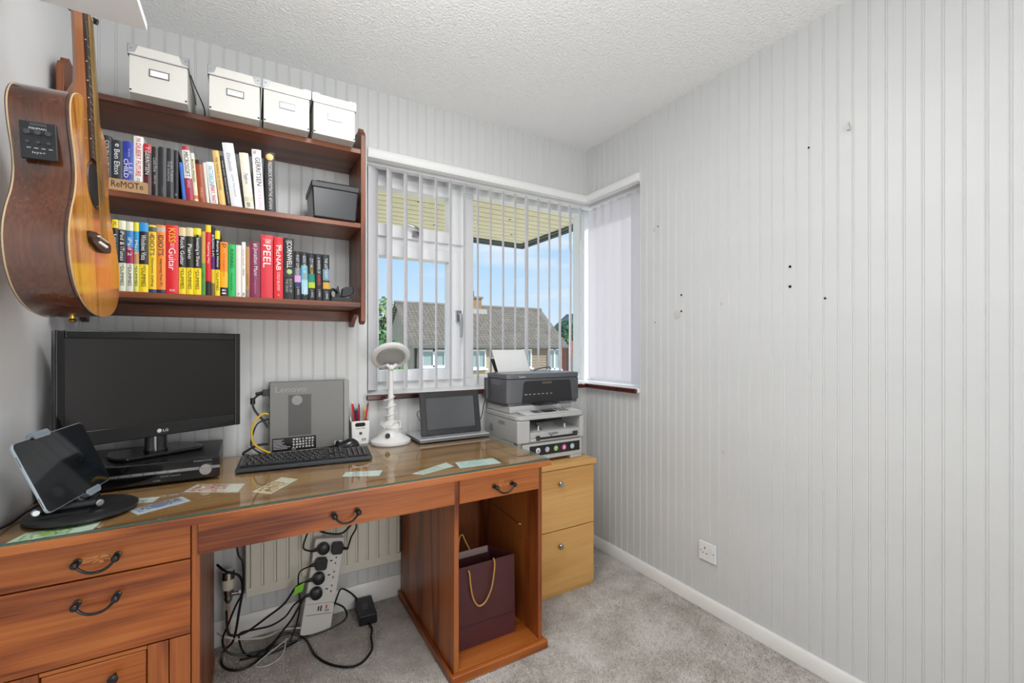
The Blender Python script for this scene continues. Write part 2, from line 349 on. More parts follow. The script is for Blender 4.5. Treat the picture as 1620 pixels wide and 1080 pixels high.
# ---------------------------------------------------------------- corner window
YG, XG = 2.34, 2.0
z0, z1 = .972, ZH
win1 = M().box(WX0, YG-.035, z0, .515, YG+.035, z1).box(.515, YG-.035, z0, 1.90, YG+.035, 1.02).box(.515, YG-.035, 2.062, 1.90, YG+.035, z1).box(1.03, YG-.035, 1.02, 1.105, YG+.035, 2.062).box(.515, YG-.035, 1.715, 1.03, YG+.035, 1.765)
win1 = struct(win1.build('window_1', UPVC, bevel=.004))
M().box(1.895, YG-.06, z0, 2.04, YG+.06, z1).build('corner_post', UPVC, win1, bevel=.006)
def frame_ring(m, x0, x1, z0, z1, bx, bz0, bz1, y0, y1, bxr=None):
    bxr = bxr or bx
    m.box(x0, y0, z0, x0+bx, y1, z1); m.box(x1-bxr, y0, z0, x1, y1, z1)
    m.box(x0+bx, y0, z0, x1-bxr, y1, z0+bz0); m.box(x0+bx, y0, z1-bz1, x1-bxr, y1, z1)
sa = M(); frame_ring(sa, .512, 1.035, 1.76, 2.066, .05, .064, .055, YG-.055, YG+.02, .085)
sash_top = sa.build('top_light_sash', UPVC, win1, bevel=.004)
M().box(.562, YG-.004, 1.824, .95, YG+.004, 2.011).build('pane', PANE, sash_top)
sb = M(); frame_ring(sb, .512, 1.035, 1.016, 1.72, .055, .06, .06, YG-.055, YG+.02, .085)
sash_low = sb.build('casement_sash', UPVC, win1, bevel=.004)
M().box(.567, YG-.004, 1.076, .95, YG+.004, 1.66).build('pane', PANE, sash_low)
M().box(1.105, YG-.004, 1.02, 1.895, YG+.004, 2.062).build('pane', PANE, win1)
hm = M(); hm.box(.985, YG-.075, 1.335, 1.012, YG-.055, 1.395); hm.tube([(.998, YG-.08, 1.375), (.998, YG-.095, 1.372), (1.0, YG-.098, 1.33), (1.003, YG-.095, 1.245)], [.009, .010, .009, .006], 8)
hm.build('casement_handle', STEEL, sash_low, smooth=True)
hm = M(); hm.box(.735, YG-.075, 1.775, .79, YG-.055, 1.80); hm.tube([(.77, YG-.08, 1.79), (.775, YG-.092, 1.80), (.74, YG-.096, 1.815), (.70, YG-.09, 1.825)], .007, 8)
hm.build('top_light_handle', STEEL, sash_top, smooth=True)
win2 = M().box(XG-.035, WY1, z0, XG+.035, WY1+.05, z1).box(XG-.035, WY1+.05, z0, XG+.035, YG-.06, 1.02).box(XG-.035, WY1+.05, 2.062, XG+.035, YG-.06, z1)
win2 = struct(win2.build('window_2', UPVC, bevel=.004))
M().box(XG-.004, WY1+.05, 1.02, XG+.004, YG-.06, 2.062).build('pane', PANE, win2)
# sill: white board with a dark varnished nosing
SILLW = mat('sill_white', '#efefed', .3); NOSE = wood('dark_varnish', ['#2a0f0c', '#4a201a', '#5e2c24'], 'x', rough=.25)
s1 = M().prism([(WX0-.005, YB-.035), (XR-.03, YB-.035), (XR-.03, WY1-.02), (XR+.24, WY1+.0), (XR+.24, YG+.0), (WX0, YG)], ZS, .974, 'z')
s1 = M(); s1.box(WX0, YB-.034, ZS+.0, XG-.03, YG-.03, .974); s1.box(XR-.034, WY1, ZS, XG-.03, YB-.034, .974)
sill = s1.build('sill', SILLW, win1, bevel=.002)
n1_ = M().box(WX0-.012, YB-.048, ZS-.002, XR-.047, YB-.032, .9735).box(XR-.048, WY1-.012, ZS-.002, XR-.032, YB-.032, .9735)
n1_.build('sill_nosing', NOSE, sill, bevel=.006)

# ---------------------------------------------------------------- vertical blinds
VANE = bpy.data.materials.new('vane_fabric'); VANE.use_nodes = True; nt = VANE.node_tree; L = nt.links.new; nt.nodes.clear()
d_ = N(nt, 'ShaderNodeBsdfDiffuse'); d_.inputs[0].default_value = lin('#f6f5f5'); t_ = N(nt, 'ShaderNodeBsdfTranslucent'); t_.inputs[0].default_value = lin('#f0edf2')
mi_ = N(nt, 'ShaderNodeMixShader'); mi_.inputs[0].default_value = .42; oo = N(nt, 'ShaderNodeOutputMaterial')
L(d_.outputs[0], mi_.inputs[1]); L(t_.outputs[0], mi_.inputs[2]); L(mi_.outputs[0], oo.inputs[0])
def vane_mesh(z0, z1):
    m = M(); n = 6; w = .089; P_ = []
    for s_ in (0, 1):
        for i in range(n+1):
            u = (i/n-.5)*w; c = .0085*(1-(2*i/n-1)**2); P_.append((c-.0011*s_+.0005, u))
    front = P_[:n+1]; back = P_[n+1:][::-1]
    m.prism([(a, b_) for a, b_ in front+back], z0, z1, 'z')
    return m
def vane(parent, x, y, phi, first=[None], zt=2.068, zb=.988):
    if first[0] is None:
        o = vane_mesh(0, zt-zb).build('vane', VANE, parent, local=True, smooth=True)
        k = M().box(-.0022, -.030, -.002, .0028, .030, .010).build('bottom_weight', VANE, o, local=True)
        h_ = M().box(-.004, -.012, zt-zb-.002, .004, .012, zt-zb+.012).build('vane_hook', WHITEP, o, local=True)
        first[0] = (o, k, h_)
    else:
        a, b_, c_ = first[0]; o = a.copy(); COL.objects.link(o); o.parent = parent
        for ch in (b_, c_): q = ch.copy(); COL.objects.link(q); q.parent = o
    o.location = Vector((x, y, zb))-ROOT[parent.name]; o.rotation_euler = (0, 0, -phi)
    return o
YV, XV = 2.215, 1.885
bl1 = thing('vertical_blind', 'open white vertical blind of narrow fabric vanes across the back window', 'blind', (1.15, YV, 2.06))
M().box(WX0+.004, YV-.022, 2.075, XV+.03, YV+.022, ZH-.001).build('headrail', UPVC, bl1, bevel=.003)
dl = [29, 17, 9, 10, 3, 5, -3, 2, -2, 3, -3, 12, -3, 3, 7, 8, 7]
for i in range(17):
    x = .520+.0805*i; al = math.atan2(x, YV)
    vane(bl1, x, YV, al+R(dl[i]))
M().tube([(.50, YV-.03, .99), (XV-.1, YV-.03, .99)], .0012, 5).build('bottom_chain', WHITEP, bl1)
bl2 = thing('vertical_blind', 'closed white vertical blind hanging at the right side of the corner', 'blind', (XV, 1.95, 2.06))
M().box(XV-.022, WY1+.004, 2.075, XV+.022, YV-.024, ZH-.001).build('headrail', UPVC, bl2, bevel=.003)
for i, tw in enumerate([17, 15, 18, 14, 18, 16, 30]):
    vane(bl2, XV+.0, 2.170-.0745*i, R(-tw))
M().tube([(XV-.03, 1.735, .985), (XV-.03, 1.735, 1.3), (XV-.03, 1.735, 2.07)], .0012, 5).build('pull_cord', WHITEP, bl2)

# ---------------------------------------------------------------- outside: own soffit, neighbour, trees
SOF = mat('soffit_board', '#f0e3bc', .6, var=.05, vscale=5)
SFE = mat('gutter_dark', '#3c4540', .5)
sof = bpy.data.objects.new('trim_3', None); 
sfm = M().box(XL-.6, YB+T+.0, 2.215, 2.283, 3.69, 2.24).build('trim_3', SFE); struct(sfm)
y = 2.43
while y < 3.66:
    M().box(XL-.6, y, 2.185, 2.26, y+.090, 2.2145).build('soffit_board', SOF, sfm); y += .104
M().box(XL-.6, 3.66, 2.17, 2.29, 3.70, 2.26).build('fascia', SFE, sfm); M().box(2.262, YB+T, 2.17, 2.29, 3.66, 2.26).build('fascia', SFE, sfm)
M().tube([(XL-.6, 3.74, 2.19), (2.33, 3.74, 2.19), (2.33, YB+T, 2.19)], .035, 8).build('gutter', SFE, sfm, smooth=True)
for k, (a, b_) in enumerate(((1.0,2.95),(1.3,3.45),(1.75,3.0),(2.0,3.4),(.8,3.4))):
    M().lathe([(.008, 0), (.010, .004)], (a, b_, 2.182), 8).build('vent_hole', HOLE, sfm)
M().box(XL-.6, YB+T, 2.12, XR+T+.2, YB+T+.1, 2.185).build('wall_plate', UPVC, sfm)
roof = struct(M().box(XL-1, YF-1, 2.55, 2.33, 3.75, 2.65).build('trim_4', SFE))
ground = struct(M().box(-60, 3.9, -2.9, 90, 120, -2.75).build('ground', mat('paved_ground', '#d9c8a6', .9, var=.12, vscale=.5)))
BRICKB = mat('buff_brick', '#b0a48c', .85, var=.12, vscale=6); TILE = mat('roof_tile', '#8a8072', .8, var=.22, vscale=2.2)
hx0, hx1, ye, yr, ze, zr = 7.62, 18.4, 23.8, 27.0, 1.2, 3.80
hs = thing('house', 'buff semi-detached house with grey tiled roof across the road', 'house', (13, 27, -2.75))
M().prism([(ye+.35, -2.75), (2*yr-ye-.35, -2.75), (2*yr-ye-.35, ze), (yr, zr-.12), (ye+.35, ze)], hx0+.25, hx1-.25, 'x').build('wall', BRICKB, hs)
rt = M(); nc = 17
for i in range(nc):
    a, b_ = i/nc, (i+1)/nc; nx = 44
    for s_ in (1, -1):
        top = []; bot = []
        for j in range(nx*2+1):
            x = hx0+(hx1-hx0)*j/(2*nx); wv = .045 if j % 2 else 0
            yb_ = ye+(yr-ye)*a; yt_ = ye+(yr-ye)*b_
            if s_ < 0: yb_, yt_ = 2*yr-yb_, 2*yr-yt_
            bot.append((x, yb_, ze+(zr-ze)*a+.08+wv)); top.append((x, yt_, ze+(zr-ze)*b_+wv*.3))
        n = len(bot); rt.add(bot+top+[(p[0], p[1], p[2]-.09) for p in bot], [(j, j+1, n+j+1, n+j) for j in range(n-1)]+[(2*n+j, 2*n+j+1, j+1, j) for j in range(n-1)])
o = rt.build('roof_tiles', TILE, hs); o['kind'] = 'stuff'
M().tube([(hx0, yr, zr+.05), (hx1, yr, zr+.05)], .11, 8).build('ridge', TILE, hs)
M().box(hx0, ye-.12, ze-.12, hx1, ye+.0, ze+.02).build('gutter', mat('grey_gutter', '#6d716c', .6), hs)
ch = M().box(12.6, 26.7, 3.3, 13.4, 27.4, 4.35).build('chimney', mat('orange_brick', '#a5835f', .85, var=.15, vscale=8), hs)
M().box(12.52, 26.62, 4.35, 13.48, 27.48, 4.47).build('chimney_cap', mat('chimney_cap', '#8d7a66', .9), ch)
M().lathe([(.13, 0), (.11, .35), (.15, .38)], (12.85, 27.0, 4.47), 10).build('chimney_pot', mat('pot', '#6c5c50', .9), ch)
M().box(12.3, 26.3, 3.2, 13.6, 27.6, 3.62).build('lead_flashing', mat('lead', '#b9b4aa', .7), ch)
yw = ye+.33
def hwin(x0, z0, x1, z1, n):
    f = M(); frame_ring(f, x0, x1, z0, z1, .09, .09, .09, yw-.12, yw+.05)
    for i in range(1, n): xx = x0+(x1-x0)*i/n; f.box(xx-.05, yw-.12, z0, xx+.05, yw+.05, z1)
    f.box(x0-.1, yw-.2, z0-.1, x1+.1, yw, z0)
    f = f.build('house_window', UPVC, hs)
    for i in range(n):
        a, b_ = x0+(x1-x0)*i/n+.05, x0+(x1-x0)*(i+1)/n-.05
        M().box(a, yw-.06, z0+.05, b_, yw-.03, z1-.05).build('pane', mat('far_glass', '#9fb0ad', .1), f)
hwin(8.3, -.0, 9.75, .98, 2); hwin(11.3, -.15, 12.35, .98, 2); hwin(14.9, -.2, 15.65, 1.0, 1); hwin(16.95, -.35, 17.95, 1.0, 2)
sd = M()
for i in range(11): sd.hexa([(15.72, yw-.05, -.9+.17*i), (16.9, yw-.05, -.9+.17*i), (16.9, yw, -.9+.17*i), (15.72, yw, -.9+.17*i), (15.72, yw-.02, -.74+.17*i), (16.9, yw-.02, -.74+.17*i), (16.9, yw, -.74+.17*i), (15.72, yw, -.74+.17*i)])
sd.build('timber_cladding', mat('cladding', '#a08c74', .8), hs)
sd = M()
for i in range(5): sd.hexa([(11.2, yw-.06, -1.2+.19*i), (14.6, yw-.06, -1.2+.19*i), (14.6, yw, -1.2+.19*i), (11.2, yw, -1.2+.19*i), (11.2, yw-.02, -1.02+.19*i), (14.6, yw-.02, -1.02+.19*i), (14.6, yw, -1.02+.19*i), (11.2, yw, -1.02+.19*i)])
sd.build('timber_cladding', mat('cladding_pale', '#b4a48c', .8), hs)
M().tube([(8.0, yw-.05, -2.7), (8.0, yw-.05, 1.15)], .06, 8).build('downpipe', BLACK, hs)
RB = mat('red_brick', '#a5604a', .85, var=.15, vscale=5)
h2 = thing('house', 'red brick gabled house beyond the right end of the buff house', 'house', (27, 34, -2.75))
M().prism([(24.7, -2.75), (31, -2.75), (31, 1.7), (27.85, 4.2), (24.7, 1.7)], 32, 36, 'y').build('wall', RB, h2)
r2 = M()
for xe in (24.4, 31.3): r2.hexa([(xe, 31.8, 1.45), (27.85, 31.8, 4.25), (27.85, 36.3, 4.25), (xe, 36.3, 1.45), (xe, 31.8, 1.6), (27.85, 31.8, 4.42), (27.85, 36.3, 4.42), (xe, 36.3, 1.6)])
r2.build('roof', TILE, h2)
f = M(); frame_ring(f, 25.2, 26.6, -1.2, .4, .12, .12, .12, 31.85, 32.1); f = f.build('house_window', UPVC, h2)
M().box(25.3, 31.95, -1.1, 26.5, 31.98, .3).build('pane', mat('far_glass_dark', '#4d5b62', .1), f)
def tree(name, label, x, y, z0, crown, mats, n, leaf, group=None):
    """trunk plus a crown of many small leaf cards grouped in clumps; crown = list of (dx,dy,z,r)"""
    t = thing(name, label, 'tree', (x, y, z0), group=group)
    m = M(); m.tube([(x, y, z0), (x+.05, y, z0+1.5), (x, y, crown[0][2])], [.18, .14, .06], 8)
    for cx_, cy_, cz_, r in crown: m.tube([(x, y, cz_-r*.8), (x+cx_, y+cy_, cz_)], [.06, .03], 6)
    m.build('trunk', mat('bark', '#5d5144', .9), t)
    lf = M(); rn = random.Random(len(label))
    for cx_, cy_, cz_, r in crown:
        for i in range(n):
            d = Vector((rn.gauss(0, 1), rn.gauss(0, 1), rn.gauss(0, 1))).normalized()*r*rn.uniform(.55, 1.05)
            p = Vector((x+cx_, y+cy_, cz_))+d; a = Vector((rn.uniform(-1, 1), rn.uniform(-1, 1), rn.uniform(-1, 1))).normalized()*leaf; b_ = a.orthogonal().normalized()*leaf*.7
            lf.add([p-a, p+b_, p+a, p-b_], [(0, 1, 2, 3)], rn.randrange(len(mats)))
    o = lf.build('foliage', mats, t); o['kind'] = 'stuff'
LG = [mat('leaf_a', '#4f7a43', .7), mat('leaf_b', '#6f9a58', .7), mat('leaf_c', '#3d6a4a', .7)]
LY = [mat('leaf_d', '#9aa86a', .7), mat('leaf_e', '#7f9a60', .7), mat('leaf_f', '#6a8f5a', .7)]
tree('garden_tree', 'green garden tree left of the buff house gable', 4.55, 17.5, -2.75, [(0, 0, -.2, 1.1), (-.5, 0, 1.2, .75), (.25, .2, .8, .6)], LG, 900, .13)
tree('garden_tree', 'yellowish tall tree behind the left gable, farther off', 8.9, 36, -2.75, [(0, 0, 3.4, 1.7), (-1.5, 0, 2.8, 1.3), (1.3, 0, 2.6, 1.3)], LY, 500, .22)
tree('garden_tree', 'green tree cluster above the right end of the grey roof', 23.6, 30.6, -2.75, [(0, 0, 2.6, .9), (.8, 0, 2.4, .8), (-.8, 0, 2.0, .8), (1.5, 0, 2.7, .9)], LG, 500, .16)
# ---------------------------------------------------------------- desk
DT = .757
def bail(parent, cx_, y, z, w, name='handle', drop=.032):
    m = M(); pts = []
    for i in range(13):
        t = -1+2*i/12; pts.append((cx_+t*w/2*.94, y-.024, z-drop*(1-abs(t)**2.4)-.004))
    m.tube(pts, .0034, 8)
    for s_ in (-1, 1):
        m.tube([(cx_+s_*w/2, y, z), (cx_+s_*w/2, y-.024, z)], .0048, 8); m.ball((cx_+s_*w/2, y-.025, z), .0088, 10)
        m.lathe([(.0085, 0), (.0085, -.003), (.005, -.005)], (cx_+s_*w/2, y, z), 12, 'y')
    return m.build(name, IRON, parent, smooth=True)
dk = thing('desk', 'antique pine pedestal desk with black iron drop handles under the glass sheet', 'desk', (.25, 1.77, 0))
M().box(-.522, 1.412, .735, 1.010, 2.118, DT).build('desk_top', PINE_TOP, dk, bevel=.007, seg=3)
M().box(-.522, 1.4105, .7365, 1.0105, 1.4135, .7555).build('front_edge', PINE_X, dk, bevel=.001)
# left pedestal
M().box(-.515, 1.478, .03, -.134, 2.02, .733).build('carcass', PINE_Z, dk)
M().box(-.133, 1.462, .0, -.114, 2.03, .735).build('side_panel', PINE_S, dk, bevel=.002)
M().box(-.520, 1.462, .0, -.514, 2.03, .735).build('side_panel', PINE_Z, dk)
for (za, zb, zh) in ((.636, .732, .680), (.436, .6325, .581)):
    d = M().box(-.512, 1.457, za, -.1345, 1.477, zb).build('drawer', PINE_X, dk, bevel=.002)
    bail(d, -.319, 1.457, zh-.0, .074, drop=.021)
    if za > .5:
        sc = M(); rn = random.Random(5)
        for i in range(22):
            a = rn.uniform(-.352, -.292); b_ = rn.uniform(.668, .686); l_ = rn.uniform(.006, .02); sc.box(a, 1.4566, b_, a+l_, 1.4569, b_+.0012)
        q = sc.build('scuff_mark', mat('bare_scuff', '#dba565', .7), d); q['kind'] = 'stuff'
for a, b_ in ((-.224, -.181), (-.179, -.1345)): M().box(a, 1.457, .035, b_, 1.477, .4325).build('stile', PINE_Z, dk, bevel=.0015)
M().box(-.512, 1.457, .035, -.424, 1.477, .4325).build('stile', PINE_Z, dk, bevel=.0015)
M().box(-.4225, 1.459, .424, -.2255, 1.477, .4325).build('rail', PINE_X, dk)
door = M(); door.box(-.4215, 1.458, .04, -.385, 1.476, .4215).box(-.262, 1.458, .04, -.2265, 1.476, .4215).box(-.385, 1.458, .386, -.262, 1.476, .4215).box(-.385, 1.458, .04, -.262, 1.476, .08)
door = M().box(-.4215, 1.460, .04, -.2265, 1.476, .4215).build('cupboard_door', PINE_X, dk, bevel=.004)
M().lathe([(.004, 0), (.005, -.012), (.0105, -.018), (.011, -.024), (.006, -.029)], (-.288, 1.460, .382), 14, 'y').build('knob', IRON, door, smooth=True)
M().box(-.522, 1.452, 0, -.110, 2.03, .032).build('plinth', PINE_X, dk, bevel=.003)
# centre drawer
d = M().box(-.1185, 1.457, .639, .6255, 1.477, .7335).build('drawer', PINE_X, dk, bevel=.002); bail(d, .2585, 1.457, .683, .070, drop=.022)
M().box(-.113, 1.478, .66, .626, 1.95, .733).build('drawer_box', PINE_Y, dk)
# right pedestal
for a in (.627, .986): M().box(a, 1.467, .03, a+.0185, 2.112, .735).build('side_panel', PINE_S, dk, bevel=.0015)
d = M().box(.6445, 1.458, .6375, .9845, 1.478, .7335).build('drawer', PINE_X, dk, bevel=.002); bail(d, .8205, 1.458, .680, .076, drop=.021)
sc = M(); rn = random.Random(8)
for i in range(9):
    a = rn.uniform(.80, .836); b_ = rn.uniform(.676, .694); sc.box(a, 1.4576, b_, a+rn.uniform(.004, .012), 1.4579, b_+.0012)
q = sc.build('scuff_mark', mat('bare_scuff2', '#e3b27a', .7), d); q['kind'] = 'stuff'
M().box(.6455, 1.479, .645, .9855, 2.0, .733).build('drawer_box', PINE_Y, dk)
M().box(.6455, 1.99, .042, .9855, 2.008, .645).build('back_panel', SHELF_Z, dk)  # darker shelf wood puts the pedestal's inner shade into the colour
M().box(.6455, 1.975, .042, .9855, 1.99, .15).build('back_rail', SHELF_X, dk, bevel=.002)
M().box(.6455, 1.468, .028, .9855, 2.0, .042).build('floor_board', PINE_X, dk)
M().box(.612, 1.45, .002, 1.022, 1.4675, .036).build('plinth', PINE_X, dk, bevel=.004)
M().box(.611, 1.4675, .002, .6265, 2.112, .034).build('plinth', PINE_Y, dk, bevel=.004)
M().box(1.005, 1.4675, .002, 1.021, 2.112, .034).build('plinth', PINE_Y, dk, bevel=.004)
M().box(.627, 1.4675, .002, 1.005, 2.11, .028).build('base_board', PINE_X, dk)
M().tube([(.9855, 1.90, .47), (.977, 1.895, .47), (.977, 1.60, .452), (.9855, 1.595, .452)], .0016, 6).build('shelf_wire', CHROME, dk)
ph = M()
for u in (.42, .395, .37): ph.lathe([(.0025, 0), (.003, -.0008)], (.9856, 1.60, u), 8, 'x')
ph.build('peg_hole', HOLE, dk)
# glass sheet on the desk
gl = M().box(-.516, 1.416, .7592, 1.002, 2.112, .7640)
gs = gl.build('glass_sheet', GLASS, shift=(.25, 1.77, .759), bevel=.001)
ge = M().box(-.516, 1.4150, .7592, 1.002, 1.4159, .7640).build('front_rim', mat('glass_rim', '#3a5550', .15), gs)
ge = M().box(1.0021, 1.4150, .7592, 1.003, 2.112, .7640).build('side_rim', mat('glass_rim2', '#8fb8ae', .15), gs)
tag(gs, 'clear glass sheet covering the pine desk top', 'glass sheet')
# banknotes under the glass
def note(base, inks, quad, label):
    m = bpy.data.materials.new('banknote_print'); m.use_nodes = True; nt = m.node_tree; b = nt.nodes['Principled BSDF']; L = nt.links.new
    tcn = N(nt, 'ShaderNodeTexCoord'); nz = N(nt, 'ShaderNodeTexNoise', Scale=38.0, Detail=4.0, Roughness=.6); L(tcn.outputs['Object'], nz.inputs['Vector'])
    nz.inputs['Distortion'].default_value = 2.0
    r = N(nt, 'ShaderNodeValToRGB'); L(nz.outputs['Fac'], r.inputs[0]); r.color_ramp.elements[0].position = .36; r.color_ramp.elements[0].color = lin(inks[0])
    r.color_ramp.elements[1].position = .56; r.color_ramp.elements[1].color = lin(base); q = r.color_ramp.elements.new(.45); q.color = lin(inks[1])
    L(r.outputs[0], b.inputs['Base Color']); b.inputs['Roughness'].default_value = .6
    c = [sum(p[i] for p in quad)/4 for i in (0, 1)]
    B = lambda u, v: tuple((1-u)*(1-v)*Vector(quad[0])+u*(1-v)*Vector(quad[3])+u*v*Vector(quad[2])+(1-u)*v*Vector(quad[1]))
    def strip(u0, u1, z, za, v0=0, v1=1): return M().hexa([B(u0, v0)+(za,), B(u1, v0)+(za,), B(u1, v1)+(za,), B(u0, v1)+(za,), B(u0, v0)+(z,), B(u1, v0)+(z,), B(u1, v1)+(z,), B(u0, v1)+(z,)])
    o = strip(0, 1, .7576, .7572).build('banknote', mat('note_paper', base, .6), shift=(c[0], c[1], .7572))
    strip(.06, .70, .7579, .7577, .08, .92).build('printed_area', m, o)
    pt = M(); e_ = B(.36, .5); f_ = Vector(B(.36, .9))-Vector(e_)
    pt.prism([(e_[0]+f_.length*.5*math.cos(t)*.8, e_[1]+f_.length*.5*math.sin(t)) for t in [i*math.pi/7 for i in range(14)]], .7580, .7582, 'z')
    pt.build('portrait_oval', mat('note_ink', inks[1], .6), o)
    tag(o, label, 'banknote', 'banknotes under the glass')
note('#e6ecd8', ['#2f7d4a', '#a9c06a'], [(-.475, 1.420), (-.455, 1.49), (-.320, 1.502), (-.325, 1.440)], 'green banknote lying under the glass before the tablet stand')
note('#d8d8e2', ['#3c3850', '#8f86ac'], [(-.28, 1.557), (-.17, 1.622), (-.142, 1.562), (-.251, 1.503)][::1], 'pale violet banknote under the glass right of the tablet stand')
note('#ead9d0', ['#a23a30', '#d07f6a'], [(-.172, 1.67), (-.143, 1.74), (-.011, 1.67), (-.031, 1.581)], 'red and white banknote under the glass in front of the black receiver')
note('#e8dcc6', ['#a5562f', '#d09a66'], [(.055, 1.516), (.007, 1.565), (.095, 1.689), (.141, 1.637)], 'cream and orange banknote under the glass in front of the keyboard')
note('#e4e8e4', ['#9ab2ae', '#ccd9d4'], [(.271, 1.594), (.294, 1.642), (.409, 1.602), (.382, 1.537)], 'pale green banknote under the glass right of the keyboard end')
note('#e2e3dc', ['#a09e8c', '#cdcdc0'], [(.517, 1.475), (.482, 1.504), (.645, 1.585), (.649, 1.52)], 'greyish banknote under the glass between two pale green ones')
note('#e3e9e8', ['#93b9bb', '#c9dcdb'], [(.658, 1.485), (.674, 1.568), (.830, 1.554), (.821, 1.471)], 'pale turquoise banknote under the glass nearest the right desk corner')
note('#e4e4e0', ['#77757a', '#b0aeb2'], [(-.30, 1.625), (-.285, 1.665), (-.225, 1.65), (-.235, 1.605)], 'small white slip half hidden by the round tablet stand base')

# ---------------------------------------------------------------- oak filing cabinet
cb = thing('filing_cabinet', 'light oak two drawer cabinet between the desk and the right wall', 'cabinet', (1.28, 1.93, 0))
M().box(1.062, 1.745, .0, 1.495, 2.112, .608).build('carcass', OAK_Z, cb)
M().box(1.050, 1.722, .609, 1.512, 2.114, .634).build('cabinet_top', OAK_X, cb, bevel=.002)
for za, zb, zk in ((.317, .606, .54), (.022, .313, .243)):
    d = M().box(1.062, 1.7265, za, 1.497, 1.744, zb).build('drawer', OAK_X, cb, bevel=.0015)
    M().lathe([(.006, 0), (.006, -.010), (.0125, -.014), (.0135, -.020), (.011, -.024)], (1.282, 1.7265, zk), 16, 'y').build('knob', STEEL, d, smooth=True)
M().box(1.062, 1.735, .0, 1.497, 1.744, .02).build('plinth', OAK_X, cb)

# ---------------------------------------------------------------- wall bookshelf
SY = 1.878
bs = thing('wall_shelf', 'brown pine three tier wall bookcase hung on the panelled wall', 'shelf', (-.05, 2.13, 1.3))
def endpoly():
    return [(SY, 1.30), (SY+.03, 1.288), (SY+.05, 1.30), (SY+.06, 1.33), (SY+.14, 1.335), (SY+.20, 1.31), (SY+.235, 1.285), (2.131, 1.285),
            (2.131, 2.125), (SY+.12, 2.108), (SY+.075, 2.100), (SY+.05, 2.108), (SY+.038, 2.102), (SY+.030, 2.085), (SY+.012, 2.080), (SY+.006, 2.066), (SY, 2.062)]
M().prism(endpoly(), -.508, -.489, 'x').build('end_panel', SHELF_Z, bs, bevel=.002)
M().prism(endpoly(), .393, .412, 'x').build('end_panel', SHELF_Z, bs, bevel=.002)
for z in (2.002, 1.700, 1.377): M().box(-.489, SY, z-.020, .393, 2.132, z).build('shelf_board', SHELF_X, bs, bevel=.0025)
M().box(-.489, 2.117, 2.003, .393, 2.131, 2.05).build('back_rail', SHELF_X, bs, bevel=.002)
M().box(-.489, 2.117, 1.31, .393, 2.131, 1.355).build('back_rail', SHELF_X, bs, bevel=.002)
sm = M()
for x in (-.489, .393):
    for z in (1.97, 1.668, 1.346): sm.lathe([(.004, 0), (.0035, .002)], (x-.003*(1 if x > 0 else -1), SY+.04, z), 8, 'x')
sm.build('dowel_cap', PINE_Y, bs)

# storage boxes
CARD = mat('white_card', '#cfccc5', .55, var=.03, vscale=5); CARDIN = mat('label_card', '#efeeea', .6)
def storage_box(x0, label, labelled):
    w, dp, hh = .154, .26, .150; y0 = 1.822; z = 2.0025; y1 = y0+dp
    t = thing('storage_box', label, 'box', (x0+w/2, y0+dp/2, z), group='white card boxes on the top shelf')
    M().box(x0+.002, y0+.002, z, x0+w-.002, y1-.002, z+.118).build('body', CARD, t, bevel=.0015)
    lid = M().box(x0-.001, y0-.001, z+.119, x0+w+.001, y1+.001, z+hh).build('lid', CARD, t, bevel=.0015)
    em = M().box(x0-.0015, y0-.0018, z+.118, x0+w+.0015, y0+.004, z+.1205).box(x0-.0018, y0, z+.118, x0+.003, y1, z+.1205).box(x0+w-.003, y0, z+.118, x0+w+.0018, y1, z+.1205)
    em.build('lid_edge_strip', STEEL, lid)
    for s_ in (0, 1):
        c = x0-.0015 if s_ == 0 else x0+w+.0015; k = 1 if s_ == 0 else -1
        q = M().prism([(c, z+.122), (c+k*.018, z+.128), (c+k*.026, z+hh+.001), (c, z+hh+.001)], y0-.0022, y0-.0005, 'y')
        q.prism([(y0-.0022, z+.122), (y0+.018, z+.128), (y0+.026, z+hh+.001), (y0-.0022, z+hh+.001)], c-.0008, c+.0008, 'x')
        q.box(min(c, c+k*.026), y0-.002, z+hh+.0003, max(c, c+k*.026), y0+.024, z+hh+.0014)
        q = q.build('metal_corner', STEEL, lid)
        M().lathe([(.003, -.001), (.002, -.0025)], (c+k*.009, y0-.0015, z+.1385), 8, 'y').build('rivet', CHROME, q)
        M().lathe([(.003, -.001), (.002, -.002)], (x0+.006 if s_ == 0 else x0+w-.006, y0+.0015, z+.008), 8, 'y').build('rivet', BLACK, t)
    f = M(); frame_ring(f, x0+.052, x0+.104, z+.062, z+.086, .003, .003, .003, y0-.001, y0+.002)
    f = f.build('label_holder', mat('dull_metal', '#77787a', .35, metal=.8), t)
    lb = M().box(x0+.055, y0-.0002, z+.065, x0+.101, y0+.0012, z+.083).build('label_card', CARDIN, f)
    if labelled:
        sq = M(); rn = random.Random(int(x0*1000)); 
        for r_ in range(labelled):
            pts = [(x0+.060+i*.0028, y0-.0006, z+.078-.006*r_+rn.uniform(-.0016, .0016)) for i in range(12)]
            sq.tube(pts, .0004, 4)
        sq.build('handwriting', mat('pencil', '#6d6d75', .8), lb)
    return t
storage_box(-.328, 'leftmost white card storage box on the top shelf, standing apart', 0)
storage_box(-.119, 'second white card storage box from the left on the top shelf', 1)
storage_box(.043, 'third white card storage box, with a handwritten two line label', 2)
storage_box(.207, 'rightmost white card storage box on the top shelf, blank label', 0)
M().tube(spline([(-.168, 1.93, 2.118), (-.150, 1.97, 2.075), (-.135, 2.0, 2.035), (-.130, 2.01, 2.012)], 4), .0022, 6)
